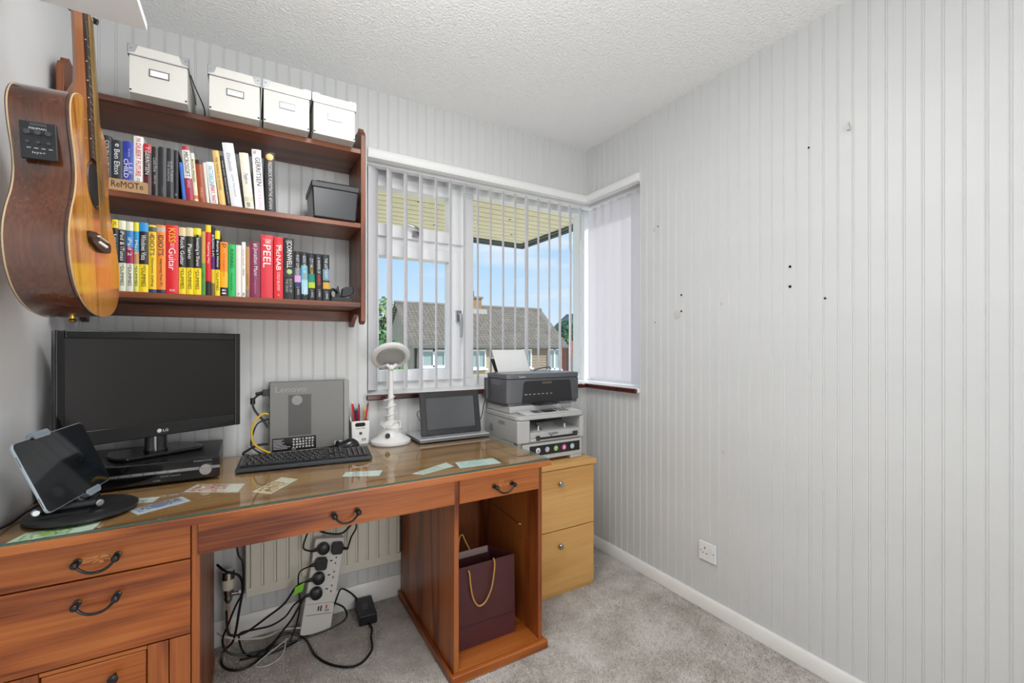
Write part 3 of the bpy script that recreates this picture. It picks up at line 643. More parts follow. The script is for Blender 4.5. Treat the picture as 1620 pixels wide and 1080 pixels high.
o = M().tube(spline([(-.1715, 1.86, 2.120), (-.160, 1.875, 2.09), (-.140, 1.89, 2.045), (-.134, 1.89, 2.022), (-.133, 1.885, 2.0045)], 5), .0022, 6).build('cord', RUBBER, shift=(-.15, 1.88, 2.004), smooth=True)
tag(o, 'short black cord hanging from the leftmost white storage box', 'cord')
# black plastic box
bx = thing('storage_box', 'black lidded plastic box on the middle shelf right of the books', 'box', (.292, 1.97, 1.7005))
p = [(.214, 1.868, 1.7005), (.372, 1.868, 1.7005), (.372, 2.04, 1.7005), (.214, 2.04, 1.7005), (.208, 1.860, 1.822), (.380, 1.860, 1.822), (.380, 2.05, 1.822), (.208, 2.05, 1.822)]
M().hexa(p).build('tub', mat('dark_tub', '#26272a', .3), bx, bevel=.006)
M().box(.2045, 1.856, 1.812, .3845, 2.056, 1.836).build('lid', BLACK, bx, bevel=.005, seg=3)
M().box(.225, 1.866, 1.8362, .365, 2.045, 1.842).build('lid_rim', BLACK, bx, bevel=.003)
# black gadget
gd = thing('phone_mount', 'small black angular plastic gadget on the bottom shelf right end', 'gadget', (.33, 1.98, 1.3775))
M().prism([(.285, 1.3775), (.372, 1.3775), (.370, 1.395), (.350, 1.40), (.30, 1.40), (.288, 1.40)], 1.93, 2.05, 'y').build('base', BLACK, gd, bevel=.003)
M().prism([(.330, 1.402), (.335, 1.44), (.350, 1.447), (.378, 1.447), (.380, 1.43), (.372, 1.415), (.362, 1.409)], 1.95, 1.99, 'y').build('clamp', BLACK, gd, bevel=.003)
M().prism([(.308, 1.402), (.330, 1.402), (.326, 1.43), (.320, 1.452), (.312, 1.435)], 1.97, 1.98, 'y').build('fin', BLACK, gd, bevel=.001)
M().tube(spline([(.29, 1.96, 1.40), (.285, 1.95, 1.42), (.298, 1.95, 1.432), (.315, 1.96, 1.42)], 4), .006, 8).build('hinge', BLACK, gd, smooth=True)

# ---------------------------------------------------------------- books
PAGE = mat('book_pages', '#d9cfb8', .9, bump=.2, bscale=400)
K, Wt, Ye, Rd = '#1c1d20', '#e9e6df', '#f2d21c', '#d22a2c'
def book(x0, w, h, lean, z, y, depth, col, bands, texts, label, group, thick=.0016):
    """spine towards the room; lean in degrees about the bottom left corner; bands (from, to, colour) and texts
    (words, centre, length, height, colour, side shift) are fractions of the spine, measured from the top"""
    t = thing('book', label, 'book', (x0, y, z), (0, R(-lean), 0), group)
    m = M(); n = 5; arc = [(w*i/n, -.0028*math.sin(math.pi*i/n)) for i in range(n+1)]
    poly = arc+[(w, depth), (w-thick, depth), (w-thick, .002), (thick, .002), (thick, depth), (0, depth)]
    c = m.prism(poly, 0, h, 'z').build('cover', C(col, .4), t, local=True)
    M().box(thick+.0002, .0025, .003, w-thick-.0002, depth-.003, h-.003).build('pages', PAGE, t, local=True)
    if bands:
        for a, b_, bc in bands:
            q = M(); za, zb = h*(1-b_), h*(1-a)
            q.prism([(p[0], p[1]-.00035) for p in arc]+[(w, .001), (0, .001)], max(za, .0003), min(zb, h-.0002), 'z')
            q.build('spine_band', C(bc, .4), c, local=True)
    by = {}
    for s_, ce, ln, hh, tc_, sh in texts:
        m = by.setdefault(tc_, M())
        text(m, s_, (w*(.5+sh), -.0040, h*(1-ce)), (0, 0, -1), (1, 0, 0), h*ln, w*hh)
    for tc_, m in by.items(): m.build('lettering', C(tc_, .5), c, local=True)
    return t
MIDB = [(-0.413, 0.028, 0.179, -0.0), (-0.3846, 0.0276, 0.17, -0.0), (-0.3566, 0.0266, 0.172, -0.0), (-0.3296, 0.0256, 0.195, -0.0), (-0.303, 0.021, 0.173, -0.0), (-0.281, 0.017, 0.168, -0.0), (-0.263, 0.021, 0.172, -0.0), (-0.2416, 0.0196, 0.172, -0.0), (-0.2216, 0.0126, 0.169, -0.0), (-0.208, 0.011, 0.131, 4.7), (-0.195, 0.023, 0.189, 4.3), (-0.169, 0.013, 0.17, 4.4), (-0.154, 0.022, 0.15, 4.6), (-0.131, 0.01, 0.144, 4.9), (-0.119, 0.025, 0.149, 5.6), (-0.093, 0.021, 0.194, 6.6), (-0.07, 0.012, 0.18, 7.9), (-0.057, 0.037, 0.229, 7.4), (-0.012, 0.031, 0.204, 5.5), (0.021, 0.032, 0.225, 3.3), (0.054, 0.036, 0.224, 1.2)]
BOTB = [(-0.381, 0.016, 0.231, -0.0), (-0.3646, 0.0186, 0.23, -0.0), (-0.345, 0.018, 0.229, -0.0), (-0.326, 0.013, 0.229, -0.0), (-0.3126, 0.0236, 0.231, -0.0), (-0.2886, 0.0206, 0.226, -0.0), (-0.267, 0.024, 0.229, -0.0), (-0.242, 0.034, 0.233, -0.0), (-0.207, 0.02, 0.229, -0.0), (-0.186, 0.02, 0.231, -0.0), (-0.1656, 0.0216, 0.232, -0.0), (-0.1436, 0.0116, 0.223, -0.0), (-0.1316, 0.0156, 0.247, -0.0), (-0.1156, 0.0106, 0.243, -0.0), (-0.1046, 0.0146, 0.231, -0.0), (-0.089, 0.023, 0.193, -0.0), (-0.064, 0.022, 0.187, -0.0), (-0.041, 0.017, 0.187, -0.0), (-0.023, 0.012, 0.2, -0.0), (-0.01, 0.012, 0.185, -0.0), (0.003, 0.033, 0.204, -0.0), (0.038, 0.039, 0.235, -0.0), (0.08, 0.031, 0.232, -0.0), (0.113, 0.035, 0.232, -0.0), (0.15, 0.024, 0.185, 0.7), (0.175, 0.024, 0.185, 0.8), (0.1994, 0.0256, 0.183, 0.8), (0.226, 0.025, 0.183, 0.8), (0.252, 0.027, 0.183, 0.8)]

def settle(L):     # books lean on each other without running into each other
    out = []
    for x, w, h, a in L:
        if a > .5: w *= .93
        if out:
            px_, pw, ph_, pa = out[-1]; tp, ta = math.tan(R(pa)), math.tan(R(a)); hm_ = min(h, ph_)
            x = max(x, max(px_+pw/math.cos(R(pa))+.0006+(ta-tp)*z_ for z_ in (0, hm_)))
        out.append((x, w, h, a))
    return out
MIDB = settle(MIDB); BOTB = settle(BOTB)
ML = [
 (K, [], [('COLIN AUBURN', .40, .62, .36, '#cfd0d2', .14), ('MY BEST', .62, .30, .3, '#cfd0d2', -.2)], 'black hardback with pale lettering, first book on the middle shelf'),
 ('#1f242c', [(.86, 1, '#2c3566')], [('Ben Elton', .42, .48, .5, '#dfe0e2', 0), ('e', .10, .06, .35, '#dfe0e2', 0)], 'dark slate paperback with an author name in white mixed case letters'),
 ('#2c3f9c', [(.72, 1, '#5a5fae'), (0, .2, '#24339a')], [('CHILD', .52, .36, .42, '#e6e4ee', -.18), ('LEE', .52, .22, .34, '#c9ccec', .25), ('the enemy', .22, .16, .22, '#c9ccec', .1)], 'blue paperback with white capitals right of the dark slate one'),
 ('#e6e3df', [], [('THE', .06, .07, .4, '#b8262b', 0), ('DILBERT FUTURE', .40, .56, .5, '#c8232c', 0), ('SCOTT ADAMS', .82, .22, .3, '#55504e', 0)], 'tall white paperback with bold red lettering on the middle shelf'),
 ('#2a1618', [(0, .16, '#b5272c'), (.62, 1, '#56181d')], [('GERRITSEN', .36, .46, .52, '#dcd3cf', 0), ('T', .08, .06, .5, '#dcd3cf', 0)], 'red topped black paperback with white capitals beside the tall white one'),
 ('#211c1e', [], [('Cold Fire', .36, .28, .5, '#b8b2b2', 0), ('dean ray', .66, .18, .42, '#b8b2b2', 0)], 'thin black paperback between the red topped one and a plain black one'),
 ('#26262a', [], [('ENIGMA', .85, .12, .2, '#6d6c70', 0)], 'plain charcoal black book without large lettering on the middle shelf'),
 ('#232327', [], [('ALAN TURING:', .46, .42, .32, '#b9b7bb', .2), ('THE ENIGMA', .46, .40, .32, '#a3a1a6', -.22)], 'charcoal black book with two lines of grey lettering'),
 ('#1b1b22', [], [('A', .9, .05, .4, '#b8b8c0', 0)], 'narrow black book with a small white mark near its foot'),
 ('#3b6cc0', [], [], 'short thin plain blue book on the middle shelf'),
 ('#e4dfd6', [(0, .07, '#a3243a'), (.58, 1, '#9c2142')], [('MICROSOFT', .33, .45, .62, '#2b2b30', 0), ('OFFICE', .68, .14, .35, '#e4c9cf', 0)], 'cream and maroon book leaning right of the thin blue one'),
 ('#e2d8b8', [(0, .10, '#d8d8d2'), (.86, .93, '#d8783a')], [('BOOK IMAGES', .36, .45, .5, '#2f2a2a', 0)], 'narrow cream book with black capitals and an orange stripe'),
 ('#9c4423', [(0, .10, '#2a1a18')], [('SPIRALS', .76, .24, .35, '#d8a98a', 0)], 'rust brown book with a black top edge'),
 ('#ddd8cc', [], [], 'slim plain cream book between the rust and the white paperback'),
 ('#e4e4e0', [], [('PATTERSON', .32, .44, .62, '#6fb0c0', 0), ('MARY, MARY', .76, .42, .62, '#c62a3a', 0)], 'white paperback with turquoise and red lettering'),
 ('#dcb56a', [], [('THE WORLD OF WORDS', .42, .60, .36, '#7a6a3c', 0)], 'tan yellow book leaning left of a thin black one'),
 ('#1e1e20', [], [('WAR AND PEACE IN ACTION', .52, .84, .42, '#b4b2ac', 0)], 'thin black leaning book with a line of pale lettering'),
 ('#dcdde0', [], [('Elizabeth', .30, .28, .32, '#9a9ca4', -.05), ('Jane Howard', .66, .34, .30, '#a8aab2', 0)], 'thick tall white hardback leaning on the middle shelf'),
 ('#dcd8c4', [(.78, .86, '#c9c3a8')], [('Pearl', .42, .10, .5, '#6d86b4', 0), ('dark', .92, .08, .5, '#3a3a34', 0), ('a novel', .5, .10, .3, '#8f8c80', 0)], 'cream hardback with a small blue title between two white books'),
 ('#e4e2e2', [], [('GERRITSEN', .36, .46, .52, '#232226', .08), ('THE', .05, .05, .3, '#232226', -.2), ('THE KILLING', .78, .36, .4, '#e3a9c6', .1)], 'white paperback with large black capitals and pink lettering'),
 ('#1b1a1d', [], [('FREDERICK FORSYTH', .40, .48, .36, '#d8d6d2', 0), ('THE AFGHAN', .80, .30, .34, '#c9c7c3', 0)], 'black hardback with a copper medallion, last on the middle shelf'),
]
for i, (b_, st) in enumerate(zip(MIDB, ML)):
    t = book(b_[0], b_[1], b_[2], b_[3], 1.7008, 1.902 if i > 3 else 1.908, .125 if i < 17 else .15, st[0], st[1], st[2], st[3], 'books on the middle shelf')
    if i == 20: M().lathe([(.013, -.0028), (.012, -.0036), (.004, -.0040)], (b_[1]*.5, 0, b_[2]*.92), 16, 'y').build('medallion', mat('copper_foil', '#d8935c', .3, metal=.6), t, local=True)
DU = 'DUMMIES'
def dum(top, mid_, title, tcol=Wt, bot=Ye, icon='#2b2b2b', l=.36):
    return [(0, .13, top), (.60, 1, bot)], [(title, .36, l, .55, tcol, 0), ('FOR', .635, .04, .3, '#3a3a20', .1), (DU, .79, .26, .5, '#22220e', 0)]
BL = []
def B(col, bd, tx, lab): BL.append((col, bd, tx, lab))
B(K, [(0, .12, Ye)], [('PC', .06, .05, .5, K, 0), ('Laptops', .36, .3, .5, Wt, 0)], 'yellow topped black book, first on the bottom shelf behind the guitar')
b_, t_ = dum('#dfe0c4', K, 'iPod & iTunes', bot='#d9dcc0', l=.42); B(K, b_, t_, 'black book with cream top and pale foot, second on the bottom shelf')
b_, t_ = dum('#dfdcc4', '#2a6ab0', 'iPad 2', bot='#d8d8c8', l=.26); B('#9c1f4e', [(.13, .36, '#2f7fc0')]+b_, t_, 'blue and maroon book with cream ends on the bottom shelf')
b_, t_ = dum('#e6d83c', '#2f8fc8', 'Macs', bot='#dcd86a', l=.2); B('#c08a5c', [(.13, .42, '#2f8fc0')]+b_, t_, 'narrow yellow, blue and tan book on the bottom shelf')
b_, t_ = dum('#2f8fd0', K, 'Windows Vista'); B(K, b_, t_, 'black book with blue top and yellow foot on the bottom shelf')
B('#f0c41e', [(.95, 1, '#23406a'), (.03, .10, '#4a5a50')], [("IDIOT'S", .30, .30, .62, '#22325e', 0), ('GUIDE TO', .155, .07, .3, '#22325e', 0), ('Dynamic Selling', .70, .42, .38, '#3a3a2a', 0)], 'yellow book with dark blue capitals and a navy foot')
B('#e8872a', [(.95, 1, '#23304a'), (.03, .10, '#b8aca0')], [("IDIOT'S", .30, .30, .62, '#3a2a4e', 0), ('Improving Your PC', .70, .40, .38, '#3a2a1a', 0)], 'orange book with dark capitals beside the yellow one')
B('#d8242c', [], [('KISS', .15, .20, .55, '#f2c21c', 0), ('GUIDE TO', .30, .08, .3, '#f0d8d0', 0), ('Guitar', .50, .32, .55, '#f4ece6', 0), ('DK', .955, .03, .45, '#f0e8e4', 0)], 'wide red book with yellow and white script on the bottom shelf')
b_, t_ = dum('#d9c79a', K, 'Rock Guitar', l=.42); B(K, b_, t_, 'black and yellow book right of the wide red one')
b_, t_ = dum('#d9c79a', K, 'Piano', l=.22); B('#2a2a20', b_, t_, 'black and yellow book, second right of the wide red one')
b_, t_ = dum('#e6d02a', K, 'Investing in Shares', l=.42); B(K, [(.10, .13, '#6a9a4a')]+b_, t_, 'black book with yellow ends, third right of the wide red one')
B('#5f9a4a', [(0, .50, '#c49a56')], [('garden', .8, .3, .4, '#3a6a30', 0)], 'thin tan and green book on the bottom shelf')
B('#d0252a', [(0, .10, '#f0cc20'), (.80, 1, '#2a2426')], [('Repairing Mac', .40, .30, .45, '#f2dede', 0)], 'tall thin red book with a yellow top and black foot')
B('#2a2330', [(.44, .62, '#5a2a78'), (.62, .82, '#d8b830'), (.82, 1, '#7a6a3a')], [('BUILDING A PC', .28, .32, .6, '#e8e6ee', 0)], 'thin black and purple book with white capitals on the bottom shelf')
b_, t_ = dum('#f0d81e', K, 'Buying a Home', l=.4); B(K, b_, t_, 'thin black and yellow book left of the orange paperback')
B('#f08a1e', [(.55, .84, '#f4ae20'), (.84, 1, '#262028')], [('Orangeries', .42, .42, .38, '#c85a1c', 0), ('p', .07, .07, .6, '#7a3a1a', 0), ('il', .92, .08, .5, '#e8e8ee', 0)], 'short orange paperback with a black foot')
B('#22b25a', [], [('RUNNING', .27, .36, .5, '#123a22', 0), ('fitness & fun', .72, .34, .3, '#146a38', 0)], 'bright green paperback on the bottom shelf')
B('#dcd8cf', [], [('1', .94, .02, .2, '#55504c', 0)], 'plain white paperback right of the bright green one')
B('#ece9e4', [], [('Anna Smaill', .28, .30, .4, '#d8603a', 0), ('MEMO', .55, .13, .4, '#2a2a34', 0), ('ex', .95, .05, .5, '#2a2a34', 0)], 'thin tall white book with orange and black lettering')
B('#b4895a', [(.85, 1, '#8f7a6a')], [('stories', .66, .25, .4, '#6a4a2a', 0)], 'thin tan brown book left of the maroon paperback')
B('#7d1f4a', [], [('#1', .06, .06, .42, Wt, 0), ('Jonathan Mann', .36, .50, .50, '#d8cfd4', 0), ('Compulsion', .78, .30, .3, '#b88aa0', 0)], 'maroon paperback with silver lettering on the bottom shelf')
B('#cf2f3c', [], [('JOHN', .10, .07, .66, '#f0e4e2', 0), ('PEEL', .34, .36, .62, '#f4ecea', 0)], 'thick tall red book with large white capitals')
B('#d0232a', [], [('ANDY', .17, .10, .25, '#f0e4e2', .25), ('McNAB', .34, .40, .5, '#f4ecea', 0), ('COLD BLOOD', .72, .30, .28, '#f0d4d2', 0), ('*', .94, .02, .2, '#f4ecea', 0)], 'tall red book with white capitals left of a tall black one')
B('#1b1b1e', [(.50, .62, '#3c2a36')], [('PATRICIA', .06, .04, .6, '#d8d6d2', 0), ('CORNWELL', .28, .42, .48, '#ece8e4', .05), ('BOOK OF', .78, .22, .26, '#a8a6a4', .18), ('THE DEAD', .78, .22, .26, '#a8a6a4', -.18)], 'tall black hardback with white capitals and a green apple')
B('#1d2024', [(.34, .50, '#5a6a9a'), (.50, .64, '#c49ac8'), (.64, .74, '#2a3a5a')], [('PORT OF', .20, .24, .45, '#c9ccd2', 0), ('TWILIGHT', .42, .20, .45, '#d8c040', 0), ('J. KING', .82, .16, .45, '#c9ccd2', 0)], 'first of five matching dark paperbacks, with a lilac band')
B('#20262a', [(.28, .58, '#5aa8bc'), (.58, .88, '#9cc8dc')], [('GODS WILL BE', .26, .36, .45, '#d2d6da', 0), ('COLD', .52, .18, .45, '#e0a040', 0), ('J. KING', .82, .16, .45, '#e8ecee', 0)], 'second of five matching dark paperbacks, with a pale blue band')
B('#191c1e', [(.44, .62, '#1f7a6a'), (.62, .74, '#a8c030')], [('CITY IN', .20, .18, .45, '#c9ccd2', 0), ('BLOOM', .36, .16, .45, '#d8b040', 0), ('J. KING', .86, .16, .45, '#c9ccd2', 0)], 'third of five matching dark paperbacks, with a green band')
B('#1d1d22', [], [('A WHISPER OF', .25, .34, .45, '#c9ccd2', 0), ('HORROR', .56, .22, .45, '#d84a2a', 0), ('J. KING', .84, .16, .45, '#c9ccd2', 0)], 'fourth of five matching dark paperbacks, with red lettering')
B('#20262a', [(.32, .56, '#6a8a9a'), (.60, .74, '#c49a3a')], [('THE LAST NIGHT', .30, .44, .45, '#d2d6da', 0), ('J. KING', .88, .16, .45, '#d2d6da', 0)], 'last of five matching dark paperbacks, beside the black gadget')
for i, (b_, st) in enumerate(zip(BOTB, BL)):
    t = book(b_[0], b_[1], b_[2], b_[3], 1.3778, 1.894, .16 if i < 15 else .118, st[0], st[1], st[2], st[3], 'books on the bottom shelf')
    if i == 23: M().ball((b_[1]*.55, -.003, b_[2]*.45), .0095, 10, sc=(1, .12, 1)).build('apple_print', mat('apple_green', '#9cc46a', .4), t, local=True)
# cardboard tray marked REMOTE
CB = mat('brown_card', '#b08a62', .8, var=.06, vscale=10)
rt_ = thing('cardboard_tray', 'brown cardboard strip box handwritten in black capitals, before the leftmost books', 'box', (-.33, 1.89, 1.7008))
M().box(-.425, 1.8805, 1.7008, -.292, 1.9005, 1.738).build('tray', CB, rt_)
M().box(-.2915, 1.8805, 1.7008, -.290, 1.9005, 1.738).build('end_flap', mat('card_edge', '#caa67c', .8), rt_)
m = M(); text(m, 'ReMOTe', (-.340, 1.8800, 1.722), (1, 0, 0), (0, 0, 1), .080, .020); m.build('lettering', C('#221a16', .8), rt_)
# ---------------------------------------------------------------- guitar
KOA = wood('koa_top', ['#7a3c12', '#c07a2c', '#dca04a'], 'z', rough=.12, ring=34, coat=.8, scale=1.3)
KOAS = wood('koa_sides', ['#2c140a', '#4f2814', '#6a3a20'], 'z', rough=.12, ring=16, coat=.8)
MAHO = wood('neck_mahogany', ['#6b371a', '#8f5430', '#a56a40'], 'z', rough=.3)
ROSE = mat('rosewood', '#2e1e18', .45, var=.2, vscale=30); BIND = mat('binding_cream', '#b59f7c', .35)
g = thing('acoustic_guitar', 'glossy brown acoustic guitar hanging by its neck on the left wall', 'guitar', (-.312, 1.444, 1.272), (0, R(-2.4), 0))
wk = [(0, 0), (.003, .05), (.016, .112), (.045, .163), (.085, .191), (.13, .200), (.17, .194), (.21, .175), (.25, .148), (.285, .133), (.315, .129), (.345, .132), (.385, .142), (.42, .1455), (.45, .139), (.478, .117), (.497, .08), (.506, .04), (.508, 0)]
half = [(p.y, p.x) for p in spline([(a, b_, 0) for a, b_ in wk], 4)]
outl = [(y_, z_) for y_, z_ in half]+[(-y_, z_) for y_, z_ in half[::-1][1:-1]]
def scaled(o, d):
    out = []; n = len(o)
    for i in range(n):
        a, b_ = o[i-1], o[(i+1) % n]; t = Vector((b_[0]-a[0], b_[1]-a[1])).normalized(); out.append((o[i][0]-t.y*d, o[i][1]+t.x*d))
    return out
TH = .094
sd = M(); n = len(outl)
sd.add([(0, y_, z_) for y_, z_ in outl]+[(-TH, y_, z_) for y_, z_ in outl], [(i, (i+1) % n, n+(i+1) % n, n+i) for i in range(n)])
sd.build('sides', KOAS, g, local=True, smooth=True)
tp = M(); tp.prism(outl, -.0005, .0025, 'x'); tp = tp.build('soundboard', KOA, g, local=True)
M().prism(outl, -TH-.003, -TH, 'x').build('back', KOAS, g, local=True)
for xx in (.0005, -TH): M().tube([(xx, y_, z_) for y_, z_ in outl], .0015, 6, closed=True).build('binding', BIND, tp if xx > 0 else g, local=True, smooth=True)
M().tube([(xx-.007 if False else -.006, y_*1.001, z_) for y_, z_ in outl], .0012, 5, closed=True).build('purfling', mat('purfling_dark', '#241610', .4), g, local=True)
M().lathe([(.049, .0026), (.049, .0030)], (0, 0, .318), 32, 'x').build('soundhole', mat('hole_black', '#0c0806', .9), tp, local=True)
rs = M(); rs.tube([(.003, .055*math.cos(a), .318+.055*math.sin(a)) for a in [i*math.pi/20 for i in range(40)]], .0022, 5, closed=True); rs.build('rosette', ROSE, tp, local=True)
br = M(); br.prism([(-.084, .176), (-.075, .166), (-.04, .160), (0, .157), (.04, .160), (.075, .166), (.084, .176), (.084, .190), (.04, .196), (-.04, .196), (-.084, .190)], .0025, .011, 'x')
br = br.build('bridge', ROSE, g, local=True, bevel=.002)
M().box(.011, -.038, .186, .0155, .038, .189).build('saddle', WHITEP, br, local=True)
pp = M()
for i in range(6): pp.lathe([(.003, .011), (.0034, .014), (.002, .016)], (0, -.027+.0108*i, .174), 8, 'x')
pp.build('bridge_pins', WHITEP, br, local=True)
NUT = .725
nk = M()
def nsec(z, w, d): return [(.003, -w/2, z), (-d*.55, -w*.46, z), (-d*.95, -w*.22, z), (-d*.95, w*.22, z), (-d*.55, w*.46, z), (.003, w/2, z)]
secs = [(.492, .054, .088), (.505, .054, .080), (.516, .054, .058), (.530, .053, .036), (.552, .0525, .0255), (.60, .051, .0225), (.65, .049, .0215), (NUT, .046, .021)]
vs = []; fs = []
for z, w, d in secs: vs += nsec(z, w, d)
for i in range(len(secs)-1):
    for j in range(6): fs.append((i*6+j, i*6+(j+1) % 6, i*6+6+(j+1) % 6, i*6+6+j))
fs += [tuple(range(5, -1, -1)), tuple(range(len(vs)-6, len(vs)))]
nk.add(vs, fs); nk = nk.build('neck', MAHO, g, local=True, smooth=True)
fb = M(); fb.hexa([(.003, -.0275, .372), (.003, .0275, .372), (.003, .023, NUT), (.003, -.023, NUT), (.0095, -.0275, .372), (.0095, .0275, .372), (.0095, .023, NUT), (.0095, -.023, NUT)])
fb = fb.build('fretboard', ROSE, g, local=True, bevel=.001)
SC = NUT-.186
for i in range(1, 19):
    z = NUT-SC*(1-2**(-i/12))
    if z < .376: break
    w = .046+(.055-.046)*(NUT-z)/(NUT-.372)
    M().tube([(.0098, -w/2, z), (.0098, w/2, z)], .0009, 5).build('fret', CHROME, fb, local=True)
dm = M()
for i in (3, 5, 7, 9, 12, 15):
    z = NUT-SC*(1-(2**(-i/12)+2**(-(i-1)/12))/2); w = .046+.009*(NUT-z)/(NUT-.372); dm.lathe([(.0017, 0), (.0015, -.0006)], (.0065, -w/2-.0001, z), 8, 'y')
dm.build('side_dots', BIND, fb, local=True)
M().box(.003, -.023, NUT, .0125, .023, NUT+.005).build('nut', WHITEP, g, local=True)
hd = M().hexa([(-.015, -.023, NUT+.004), (-.015, .023, NUT+.004), (.002, .023, NUT+.004), (.002, -.023, NUT+.004), (-.045, -.037, NUT+.18), (-.045, .037, NUT+.18), (-.03, .037, NUT+.18), (-.03, -.037, NUT+.18)])
hd = hd.build('headstock', MAHO, g, local=True, bevel=.003)
for s_ in (-1, 1):
    for k in range(3):
        z = NUT+.045+.05*k; x_ = -.018-.03*(z-NUT)/.18*.9
        m = M(); m.tube([(x_, s_*.03, z), (x_, s_*.05, z)], .003, 6); m.ball((x_, s_*.055, z), .009, 8, sc=(.6, 1, 1)); m.lathe([(.004, 0), (.004, .018)], (x_, s_*.018, z), 8, 'x')
        m.build('tuning_peg', CHROME, g, local=True, smooth=True)
for i in range(6):
    y0_, y1_ = -.027+.0108*i, -.0175+.007*i
    M().tube([(.011, y0_, .174), (.0157, y0_, .1875), (.0128, y1_, NUT+.002), (-.012, y1_*1.1, NUT+.05)], .0006+.0001*(5-i)*.8, 5).build('string', mat('string_bronze', '#b9985f', .3, metal=.9), g, local=True)
# preamp panel on the near side, strap button
pr_ = M().box(-.078, -.1465, .318, -.022, -.138, .395).build('preamp_panel', mat('preamp_black', '#1a1b1e', .45), g, local=True, bevel=.002)
m = M()
for k in range(3): m.lathe([(.0055, 0), (.005, -.005)], (-.066+.016*k, -.1465, .372), 12, 'y')
for k in range(3): m.lathe([(.0035, 0), (.003, -.004)], (-.066+.016*k, -.1465, .352), 10, 'y')
m.box(-.062, -.1475, .386, -.036, -.1464, .392)
m.build('preamp_knobs', mat('knob_grey', '#3c3e42', .4), pr_, local=True)
m = M()
text(m, 'FISHMAN', (-.050, -.1476, .3808), (1, 0, 0), (0, 0, 1), .026, .0045); text(m, 'Isys+', (-.050, -.1467, .331), (1, 0, 0), (0, 0, 1), .02, .005)
for k in range(4): m.box(-.068+.011*k, -.1468, .340, -.062+.011*k, -.1464, .3412)
m.build('preamp_lettering', C('#c9cace'), pr_, local=True)
M().lathe([(.005, 0), (.0045, -.006), (.007, -.009), (.0075, -.013), (.004, -.015)], (-.050, 0, .001), 12, 'z').build('strap_button', mat('brass', '#c9a24a', .25, metal=1), g, local=True, smooth=True)
# hanger
hg = thing('guitar_hanger', 'black padded yoke hook on the left wall gripping the guitar neck', 'wall hook', (XL, 1.444, 1.985))
M().box(XL, 1.41, 1.94, XL+.014, 1.478, 2.06).build('wall_plate', BLACK, hg, bevel=.003)
M().tube([(XL+.01, 1.444, 2.045), (-.395, 1.444, 2.045)], .007, 8).build('arm', IRON, hg)
M().tube(spline([(-.325, 1.406, 2.006), (-.37, 1.408, 2.02), (-.392, 1.424, 2.04), (-.396, 1.444, 2.045), (-.392, 1.464, 2.04), (-.37, 1.480, 2.02), (-.325, 1.482, 2.006)], 4), .0075, 8).build('yoke', RUBBER, hg, smooth=True)
# white shelf on the left wall above
ws = thing('wall_shelf', 'white painted board shelf on the left wall above the guitar neck', 'shelf', (XL, .95, 1.960))
M().box(XL+.001, .55, 1.960, -.212, 1.374, 1.977).build('shelf_board', mat('shelf_white', '#e4e4e3', .35), ws)
for yy in (.68, 1.27):
    m = M(); m.box(XL, yy-.012, 1.80, XL+.004, yy+.012, 1.9595).box(XL, yy-.012, 1.956, -.30, yy+.012, 1.9598); m.tube([(XL+.004, yy, 1.85), (-.36, yy, 1.956)], .004, 6)
    if yy < 1: m.build('bracket', BLACK, ws)

# ---------------------------------------------------------------- receiver, monitor
rc = thing('receiver', 'black home cinema receiver under the monitor, with a silver volume dial', 'receiver', (-.30, 1.93, .7642))
M().box(-.512, 1.79, .772, -.088, 2.095, .832).build('case', mat('black_case', '#1a1a1c', .35), rc, bevel=.002)
M().box(-.516, 1.772, .7665, -.084, 1.792, .834).build('front_panel', GBLACK, rc, bevel=.004)
st = M().hexa([(-.516, 1.7705, .797), (-.084, 1.7705, .797), (-.084, 1.775, .797), (-.516, 1.775, .797), (-.516, 1.7705, .806), (-.084, 1.7705, .806), (-.084, 1.775, .806), (-.516, 1.775, .806)])
st = st.build('silver_strip', mat('strip_silver', '#9fa2a6', .25, metal=.9), rc)
m = M()
for i in range(7): m.box(-.40+.03*i, 1.7698, .7985, -.375+.03*i, 1.7704, .8045)
m.build('strip_buttons', STEEL, st)
dlm = M().lathe([(.0185, 0), (.0185, -.012), (.0165, -.015)], (-.122, 1.772, .798), 28, 'y').build('volume_dial', mat('dial_silver', '#c4c5c8', .22, metal=1), rc, smooth=True)
m = M()
for k in range(3): a = k*2.1+.5; m.prism([(-.122+.0155*math.cos(a-.06), .798+.0155*math.sin(a-.06)), (-.122+.0155*math.cos(a+.06), .798+.0155*math.sin(a+.06)), (-.122, .798)], 1.7566, 1.7569, 'y')
m.build('dial_mark', mat('dial_line', '#7a7b7e', .3, metal=1), dlm)
m = M(); text(m, 'SURROUND', (-.130, 1.7716, .825), (1, 0, 0), (0, 0, 1), .05, .0035); text(m, 'DVD HDMI', (-.215, 1.7716, .787), (1, 0, 0), (0, 0, 1), .05, .003); text(m, 'PHONES', (-.25, 1.7716, .776), (1, 0, 0), (0, 0, 1), .018, .003)
m.build('lettering', C('#9c9da0'), rc)
for xx in (-.48, -.12):
    for yy in (1.81, 2.07): M().lathe([(.014, 0), (.014, .0085)], (xx, yy, .7642), 12).build('foot', RUBBER, rc)
mo = thing('monitor', 'black flat screen monitor turned towards the room on top of the receiver', 'monitor', (-.258, 1.905, .8345), (0, 0, R(28.5)))
w, h, zb = .515, .35, .062
bz = M(); frame_ring(bz, -w/2, w/2, zb, zb+h, .020, .046, .024, -.006, .02, .020); bz.box(-w/2, .02, zb, w/2, .034, zb+h)
bz = bz.build('bezel', GBLACK, mo, local=True, bevel=.003, seg=3)
M().box(-w/2+.02, -.0035, zb+.046, w/2-.02, .019, zb+h-.024).build('screen', mat('screen_dark', '#201e1d', .33, spec=.28), mo, local=True)
